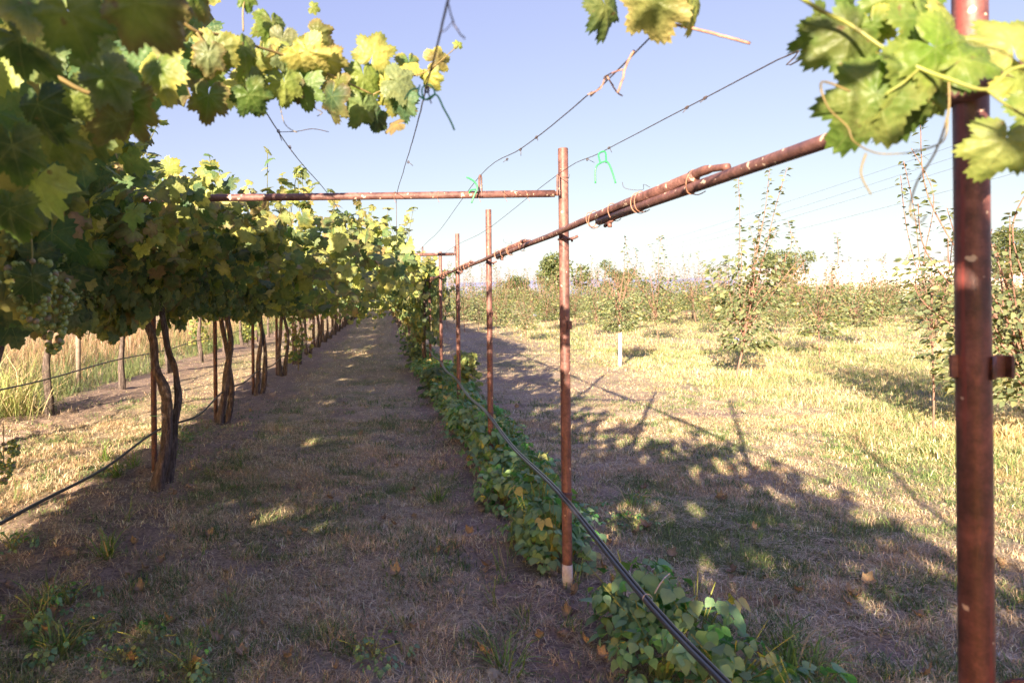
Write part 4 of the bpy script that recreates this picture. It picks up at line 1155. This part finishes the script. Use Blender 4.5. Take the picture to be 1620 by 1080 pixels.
bush(645, 545, .60, .45, 160, 'farthest low bush beside the path under the right row', (3, 2, 2, 1, 0, 0, 1))

# small weeds on the open soil
def tuft_mesh(seed, n=26, h=(.04, .13), w=(.004, .008), c=(.14, .22, .06)):
    g = G(); r_ = np.random.default_rng(seed)
    P = np.stack([r_.normal(0, .025, n), r_.normal(0, .025, n), np.zeros(n) - .004], 1)
    C = np.array(c) * r_.uniform(.6, 1.5, (n, 1)); st = r_.random(n) < .2; C[st] = (.5, .4, .22)
    blades(g, P, r_.uniform(*h, n), r_.uniform(*w, n), r_.uniform(.15, .85, n), C, 2)
    return g.mesh('grass_tuft', smooth=False)
TUFT = [tuft_mesh(s) for s in range(4)] + [tuft_mesh(9, 46, (.10, .30), (.006, .012), (.16, .26, .06)), tuft_mesh(10, 14, (.12, .34), (.004, .007), (.18, .26, .08))]
TG = 'green grass tufts growing in the bare soil'
tufts = [(100, 1030, 4), (170, 890, 4), (75, 960, 4), (55, 865, 1), (185, 760, 4), (165, 735, 4), (640, 990, 1), (780, 960, 5), (800, 1060, 4), (830, 1000, 5), (690, 790, 4), (720, 810, 2), (1290, 1060, 4), (1240, 1040, 4), (1255, 1070, 4), (700, 745, 1), (640, 640, 1), (210, 745, 4), (790, 905, 5), (900, 1010, 1), (1000, 800, 4), (980, 820, 1)]
for i_ in range(70): tufts.append((R.uniform(0, 1450), R.uniform(560, 1075), R.choice([0, 1, 2, 3, 0, 1, 2, 3, 5])))
for i_, (px, py, v_) in enumerate(tufts):
    gx, gy = ground_at(px, py)
    o = mobj('grass_tuft', TUFT[v_], M['grass'], None, (gx, gy, float(ground_h(gx, gy)))); o.rotation_euler.z = R.uniform(0, 6.28)
    props(o, 'small green tuft of grass on the trodden ground' if v_ < 4 else 'taller green tuft of weedy grass beside the soil strip', 'grass tuft', TG)
# broad leaved weed patches in the lower left
WEED = [bean_mesh(31, .13, .16, 60, (.025, .045)), bean_mesh(32, .10, .2, 75, (.02, .04))]
for i_, (px, py) in enumerate(((95, 1040), (190, 1050), (60, 990), (150, 1000), (300, 1070), (230, 1020), (110, 960), (1000, 830), (940, 810), (1010, 790), (290, 700), (270, 690), (160, 760), (300, 690), (20, 880), (590, 1040))):
    gx, gy = ground_at(px, py)
    rt = thing('weed', 'low dark broad leaved weed hugging the soil', 'weed', (gx, gy, float(ground_h(gx, gy))), 'low broad leaved weeds', R.uniform(0, 6), R.uniform(.7, 1.1))
    a_, b_ = WEED[i_ % 2]; mobj('leaves', a_, M['bean_leaf'], rt); mobj('stems', b_, M['cane_green'], rt)
# arching reeds at the far left
g = G(); n = 420
P = np.stack([rng.normal(0, .22, n), rng.normal(0, .3, n), np.zeros(n)], 1)
Cc = np.where(rng.random((n, 1)) < .6, np.array((.34, .40, .14)), np.array((.60, .50, .30))) * rng.uniform(.7, 1.2, (n, 1))
blades(g, P, rng.uniform(.5, 1.15, n), rng.uniform(.008, .016, n), rng.uniform(.1, .7, n), Cc, 2)
gx, gy = ground_at(12, 660)
props(mobj('reed_clump', g.mesh('reed_clump', smooth=False), M['grass'], None, (gx, gy, 0)), 'arching pale reed clump at the left edge beyond the second row', 'reeds')

# fallen leaves
DRY = []
for s_ in range(5):
    g = G(); c_ = [(.38, .27, .18), (.48, .37, .25), (.32, .21, .14), (.58, .48, .34), (.42, .30, .20)][s_]
    cloud(g, [grape_template(26, .05, (.5,), .5, 40 + s_)], np.array([(0, 0, .012)]), np.array([(0, 1., .2)]), np.array([(.2, .1, 1.)]), np.array([.042]), np.array([c_]), np.array([tuple(x * .7 for x in c_)]), np.array([1.6 if s_ % 2 else -1.8]))
    DRY.append(g.mesh('dry_leaf'))
FG = 'dry fallen grape leaves on the ground'
fl = [(780, 1065, 3, 1.7), (768, 1043, 0, 1.2), (310, 1015, 1, 1.1), (228, 905, 0, 1.0), (912, 952, 0, 1.3), (930, 912, 1, 1.6), (870, 985, 1, 1.2), (1240, 835, 1, 1), (1010, 845, 0, 1.2), (1025, 838, 2, 1.2), (770, 905, 2, 1.2), (925, 710, 3, 1.1), (958, 705, 1, 1), (1410, 730, 3, 1), (1385, 912, 3, 1), (1345, 945, 0, 1.1), (1360, 948, 1, 1), (1305, 880, 3, .8), (570, 690, 0, 1), (740, 740, 0, 1), (750, 690, 2, 1), (1060, 885, 0, 1), (990, 800, 1, 1), (1100, 860, 3, .9), (460, 1045, 0, 1), (330, 850, 0, .9), (1225, 960, 2, 1), (275, 820, 3, .8), (250, 895, 2, .9), (500, 830, 3, .8)]
for i_ in range(150):
    fl.append((R.uniform(0, 1600), 600 + 480 * R.random() ** .8, R.randrange(5), R.uniform(.6, 1.1)))
for px, py, v_, s_ in fl:
    gx, gy = ground_at(px, py)
    o = mobj('dry_leaf', DRY[v_], M['dryleaf'], None, (gx, gy, float(ground_h(gx, gy)) + .012)); o.rotation_euler = (R.uniform(-.4, .4), R.uniform(-.4, .4), R.uniform(0, 6.28)); o.scale = (s_,) * 3
    props(o, 'curled dry brown grape leaf lying on the ground', 'leaf', FG)
# soil clods near the beans
CL = []
for s_ in range(3):
    r_ = np.random.default_rng(60 + s_); V = ICO[0] * (1 + r_.normal(0, .14, (len(ICO[0]), 1))) * np.array((1, .85, .6)); CL.append(G().add(V * .02, [ICO[1]], SOIL * .9).mesh('soil_clod', smooth=False))
for i_ in range(240):
    b_ = R.random()
    if b_ < .5: gx, gy = R.gauss(.95, .18), R.uniform(2.7, 5.5)
    else: gx, gy = R.gauss(ROW_L + .1, .3), R.uniform(3.5, 8)
    o = mobj('soil_clod', CL[i_ % 3], M['ground'], None, (gx, gy, float(ground_h(gx, gy)) + .004)); s_ = R.uniform(.35, 1.0) ** 2 * 2.0; o.scale = (s_,) * 3; o.rotation_euler.z = R.uniform(0, 6)
    props(o, 'small brown clod of earth on the bare soil strip', 'clod', 'clods of earth on the soil strips')

# ------------------------------------------------------------------ orchard
def whip_tree(seed, H=2.6, trunk_h=.75, whips=9, spread=.35, leaf=(.035, .055), step=.035, lower=260, r0=.017, temps=T_orch, lean=(0, 0)):
    r_ = np.random.default_rng(seed); st = G(); P = []; T = []; N = []
    lx, ly = lean
    tube(st, smoothpath([(0, 0, -.03), (lx * .2 + .01, ly * .2, trunk_h * .5), (lx * .4, ly * .4, trunk_h), (lx, ly, trunk_h + (H - trunk_h) * .5)], 5), np.linspace(r0, r0 * .45, 16), 8)
    for w_ in range(whips):
        a = r_.random() * 6.28; sp = spread * r_.uniform(.35, 1); L = H - trunk_h if w_ < 3 else (H - trunk_h) * r_.uniform(.4, .85)
        b0 = trunk_h * r_.uniform(.95, 1.35)
        kx, ky = r_.normal(0, .07, 2)
        Q = smoothpath([(lx * .4, ly * .4, b0), (lx * .6 + sp * .5 * math.cos(a), ly * .6 + sp * .5 * math.sin(a), b0 + L * .35), (lx + sp * math.cos(a) + kx, ly + sp * math.sin(a) + ky, b0 + L * .72), (lx * 1.3 + sp * 1.15 * math.cos(a + .2), ly * 1.3 + sp * 1.1 * math.sin(a + .2), b0 + L)], 5)
        tube(st, Q, np.linspace(r0 * .5, .004, len(Q)), 5)
        seg = np.linalg.norm(np.diff(Q, axis=0), axis=1).sum(); m_ = int(seg / step)
        tt = np.linspace(.12, 1, m_) * (len(Q) - 1); i0 = np.minimum(tt.astype(int), len(Q) - 2); fr = (tt - i0)[:, None]
        pp = Q[i0] * (1 - fr) + Q[i0 + 1] * fr
        az = np.arange(m_) * 2.4 + r_.random() * 6
        keep_ = r_.random(m_) < .82; pp, az = pp[keep_], az[keep_] + r_.normal(0, .6, keep_.sum()); m_ = len(pp)
        d = np.stack([np.cos(az), np.sin(az), r_.uniform(-.5, .6, m_)], 1)
        P.append(pp + d * .01); T.append(d); N.append(np.stack([r_.normal(0, .5, m_), r_.normal(0, .5, m_), np.ones(m_)], 1))
    m_ = lower
    z = trunk_h * .85 + r_.random(m_) ** 1.3 * (H - trunk_h) * .55; a = r_.random(m_) * 6.28; rr = spread * np.sqrt(r_.random(m_)) * (.65 + .5 * np.sin(np.clip((z - trunk_h * .8) / (H - trunk_h) * 3.2, 0, PI)))
    lump = r_.random(m_)
    pp = np.stack([np.cos(a) * rr + lx * .5, np.sin(a) * rr + ly * .5, z], 1)
    P.append(pp); T.append(np.stack([np.cos(a), np.sin(a), r_.uniform(-1, .3, m_)], 1)); N.append(r_.normal(0, .6, (m_, 3)) + (0, -.3, .7))
    for q_ in range(18):
        j = r_.integers(0, m_); tube(st, smoothpath([(lx * .4, ly * .4, max(trunk_h * .9, pp[j][2] - .35)), pp[j]], 3), .003, 4)
    P = np.concatenate(P); T = np.concatenate(T); N = np.concatenate(N); n = len(P)
    pal = np.array([(.095, .135, .05), (.15, .18, .07), (.23, .25, .10), (.34, .32, .13)]); C = pal[r_.choice(4, n, p=[.35, .3, .25, .1])] * r_.uniform(.75, 1.25, (n, 1))
    g = G(); cloud(g, temps, P, T, N, r_.uniform(*leaf, n), C, None, r_.uniform(.3, 1.6, n))
    return g.mesh('crown'), st.mesh('trunk')
OG = 'young fruit trees in the orchard on the right'
def fruit_tree(px, py, meshes, label, sc=1, rz=0, xy=None, white=False, lsc=1, kind='fruit_tree'):
    gx, gy = ground_at(px, py) if xy is None else xy
    rt = thing(kind, label, 'tree', (gx, gy, float(ground_h(gx, gy))), OG, rz, sc)
    mobj('crown', meshes[0], M['orchard_leaf'], rt); mobj('trunk', meshes[1], M['twig'], rt)
    return rt
# the tall tree in the middle of the orchard view
tA = whip_tree(3, 3.75, .70, 15, .62, (.09, .125), .045, 800, .024, lean=(.42, 0))
fruit_tree(1163, 600, tA, 'tallest slender fruit tree right of the tall post, whips reaching into the sky')
tB = whip_tree(4, 2.3, .95, 12, .42, (.06, .085), .045, 1000, .020)
rt = fruit_tree(981, 580, tB, 'fruit tree with a white painted trunk')
g = G(); tube(g, np.array([(0, 0, -.02), (0.005, 0, .4), (.01, 0, .92)]), [.045, .042, .038], 12)
mobj('trunk_guard', g.mesh('trunk_guard'), M['whitepaint'], rt)
# tree at the right edge behind the near post
tC = whip_tree(6, 3.35, .55, 26, 1.0, (.065, .095), .04, 2600, .025, lean=(-.1, 0))
xC, yC = ground_at(1625, 700)
fruit_tree(0, 0, tC, 'large leafy fruit tree at the right edge behind the closest post', xy=(xC + .1, yC))
# twigs left of the near post
tD = whip_tree(12, 2.95, .9, 5, .34, (.055, .08), .05, 60, .012)
fruit_tree(0, 0, tD, 'thin twiggy sapling peeping out left of the closest post', xy=(6.25, 7.9))
tV = [whip_tree(20 + s_, (2.9, 2.5, 3.1, 2.7)[s_], .7, 8, .62, (.08, .12), .07, 620, .018, T_far, lean=((.25, .0), (-.1, .1), (.3, -.1), (.1, .15))[s_]) for s_ in range(4)]
for px, py, v_, lab, sc in ((1297, 566, 0, 'fruit tree with dense dark crown on a bare stem in the open middle ground', 1.0), (1355, 545, 1, 'narrow fruit tree right of the dense dark crowned one', 1.0), (1392, 520, 2, 'small fruit tree third in line toward the closest post', 1.0), (1225, 528, 3, 'small fruit tree behind and right of the tallest one', .9),
                            (1042, 540, 2, 'slender fruit tree between the white trunked and the tallest tree', 1.15), (945, 520, 0, 'fruit tree just left of the white trunked one, with whips high above', 1.1), (757, 523, 1, 'dark green sapling between the second and third steel posts', .8), (880, 520, 3, 'yellowing fruit tree half behind the tall crossbar post', .95),
                            (1460, 512, 1, 'small fruit tree left of the closest post in the back of the orchard', 1.0), (830, 540, 3, 'low yellow green fruit tree right of the second post', .75)):
    fruit_tree(px, py, tV[v_], lab, sc, R.uniform(0, 6))
for r_i, (Yr, st_, x0) in enumerate(((27, 4.2, 4), (31, 3.6, 3.5), (35, 2.8, 3.5), (39, 1.8, 3), (43, 1.6, 3), (48, 1.5, 3.4), (54, 1.5, 4))):
    x_ = x0 + R.uniform(0, 1)
    while x_ < Yr * .93 + 1:
        xx, yy = x_ + R.uniform(-.4, .4), Yr + R.uniform(-.6, .6)
        fruit_tree(0, 0, tV[R.randrange(4)], 'small fruit tree in the dense rows at the back of the orchard' if Yr > 37 else 'small fruit tree in the scattered middle rows of the orchard', R.uniform(.85, 1.15) * (1.14 if Yr > 37 else .9), R.uniform(0, 6), xy=(xx, yy))
        x_ += st_ * R.uniform(.85, 1.15)
# orchard posts
for px, lab in ((1105, 0), (1328, 1), (1474, 2), (1256, 3), (1410, 4)):
    xx = (px - CX) * 44 / FPX; g = G(); tube(g, np.array([(0, 0, 0), (0, 0, 1.2), (0, 0, 2.35)]), .055, 8)
    props(mobj('wooden_post', g.mesh('orchard_post'), M['wood'], None, (xx, 44.9, 0)), 'pale upright stake among the back rows of the orchard', 'post', 'stakes among the back rows of the orchard')
# blue plastic and dark thing in the orchard
def rag(px, py, s_, mat, name, lab, zc=.05):
    gx, gy = ground_at(px, py); V = ICO[0].copy(); V = V * (1 + rng.normal(0, .25, (len(V), 1))) * np.array((1, .6, .6)) * s_
    V[:, 2] -= V[:, 2].min()
    props(mobj(name, G().add(V, [ICO[1]]).mesh(name, smooth=False), mat, None, (gx, gy, zc)), lab, 'plastic bag')
rag(846, 500, .16, M['bluebag'], 'plastic_bag', 'pale blue plastic bag in the grass between the posts', .0)
rag(1162, 594, .09, M['bluebag'], 'plastic_bag', 'small pale blue plastic scrap caught low in the tallest fruit tree', .62)
rag(1368, 503, .22, M['darkbag'], 'plastic_bag', 'small dark bag lying in the orchard grass', .0)

# ------------------------------------------------------------------ distance: sheds, trees, hills, power lines
def tunnel(x0, x1, Yy, h, w, lab):
    g = G(); t = np.linspace(0, PI, 13); xsn = np.linspace(x0, x1, 25)
    V = np.array([(x_, Yy + math.cos(a) * -w / 2, h * .45 + math.sin(a) * h * .55 + .05 * (i_ % 2)) for i_, x_ in enumerate(xsn) for a in t])
    n = len(t); i = np.arange(len(xsn) - 1)[:, None] * n; j = np.arange(n - 1)[None]
    q = np.stack([i + j, i + n + j, i + n + j + 1, i + j + 1], -1).reshape(-1, 4)
    g.add(V, [q])
    wl = G(); box(wl, ((x0 + x1) / 2, Yy, h * .225), (x1 - x0, w * .99, h * .45))
    org = np.array(((x0 + x1) / 2, Yy, 0))
    rt = thing('long_shed', lab, 'shed', org, 'white roofed sheds beyond the orchard')
    mobj('roof', g.mesh('shed_roof', org, smooth=False), M['roofwhite'], rt); mobj('wall', wl.mesh('shed_wall', org, smooth=False), M['pale_wall'], rt)
    for e in (x0, x1):
        gg = G(); pts = [(e, Yy + math.cos(a) * -w / 2, h * .45 + math.sin(a) * h * .55) for a in t]
        V = np.array(pts + [(e, Yy, h * .45)]); F = np.array([(k_, k_ + 1, len(t)) for k_ in range(len(t) - 1)])
        gg.add(V, [F]); mobj('gable', gg.mesh('gable', org, smooth=False), M['roofwhite'], rt)
tunnel((1185 - CX) * 130 / FPX, (1255 - CX) * 130 / FPX, 130, 6.3, 9, 'short white roofed shed under the round tree, left of the longer one')
tunnel((1310 - CX) * 120 / FPX, (1640 - CX) * 120 / FPX, 122, 6.9, 10, 'long white roofed shed stretching behind the orchard at right')
def big_tree(x_, Yy, h, w, lab, seed):
    r_ = np.random.default_rng(seed); g = G(); st = G()
    nb = 16; cen = np.stack([r_.normal(0, w * .28, nb), r_.normal(0, w * .2, nb), h * r_.uniform(.35, .9, nb)], 1)
    P = []; 
    for c in cen:
        k = 260; d = unit(r_.normal(0, 1, (k, 3))); P.append(c + d * (w * .17 * r_.uniform(.6, 1.15, (k, 1))) * (1, 1, .85))
    P = np.concatenate(P); n = len(P)
    C = np.array([(.065, .10, .035), (.10, .14, .045), (.14, .17, .06)])[r_.integers(0, 3, n)] * r_.uniform(.7, 1.2, (n, 1))
    cloud(g, T_far, P, r_.normal(0, 1, (n, 3)), r_.normal(0, 1, (n, 3)) + (0, 0, .6), r_.uniform(.35, .6, n) * w / 9, C)
    tube(st, np.array([(0, 0, -.1), (0, 0, h * .3), (.1, 0, h * .6)]), [.3, .25, .12], 10)
    for c in cen[:8]: tube(st, smoothpath([(0, 0, h * .3), c], 3), .08, 6)
    rt = thing('broad_tree', lab, 'tree', (x_, Yy, 0), 'big trees beyond the orchard')
    mobj('crown', g.mesh('big_crown'), M['orchard_leaf'], rt); mobj('trunk', st.mesh('big_trunk'), M['twig'], rt)
Yt = 90
for px, top, w_, lab in ((885, 402, 7.0, 'broad dark tree behind the tall crossbar post'), (982, 409, 4.2, 'narrow dark tree above the white trunked fruit tree'), (1238, 397, 5.2, 'round olive green tree standing over the short white shed'), (1596, 350, 6.5, 'large tree beyond the orchard at the right edge'), (820, 440, 5, 'low broad tree left of the tall post on the skyline')):
    Yy = 90 if px < 1500 else 70
    if px == 1238: Yy = 112
    big_tree((px - CX) * Yy / FPX, Yy, 1.6 + (CY - (px - CX) * .0105 - top) * Yy / FPX, w_ * Yy / 90, lab, px)
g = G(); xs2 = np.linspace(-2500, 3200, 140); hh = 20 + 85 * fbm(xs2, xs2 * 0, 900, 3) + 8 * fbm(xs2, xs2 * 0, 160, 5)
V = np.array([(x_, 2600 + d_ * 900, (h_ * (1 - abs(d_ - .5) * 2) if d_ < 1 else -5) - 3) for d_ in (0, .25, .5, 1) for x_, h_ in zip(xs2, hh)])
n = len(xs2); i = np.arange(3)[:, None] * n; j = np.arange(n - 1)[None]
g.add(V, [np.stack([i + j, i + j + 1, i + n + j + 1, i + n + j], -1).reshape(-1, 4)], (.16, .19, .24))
props(mobj('hills', g.mesh('hills'), simple('haze painted hills', (.30, .34, .46), .95, (.26, .30, .42), .01, 0)), None, kind='structure')  # distance haze is put into the hills' pale blue base colour
# power lines, nearly parallel, sagging
for j_, (ya, yb) in enumerate(((395, 186), (402, 205), (408, 225), (418, 265))):
    pa, pb = at(1000, ya, 120), at(1640, yb, 34)
    t = np.linspace(-.3, 1.5, 24)[:, None]; P = pa * (1 - t) + pb * t; P[:, 2] -= (t[:, 0] * (1 - t[:, 0])) * 2.0 * (1 if j_ else .6)
    g = G(); tube(g, P, .008, 5)
    props(mobj('power_line', g.mesh('power_line', P[0]), M['wire'], None, P[0]), ['topmost', 'second', 'third', 'lowest'][j_] + ' thin cable crossing the sky at right', 'cable', 'cables crossing the sky')
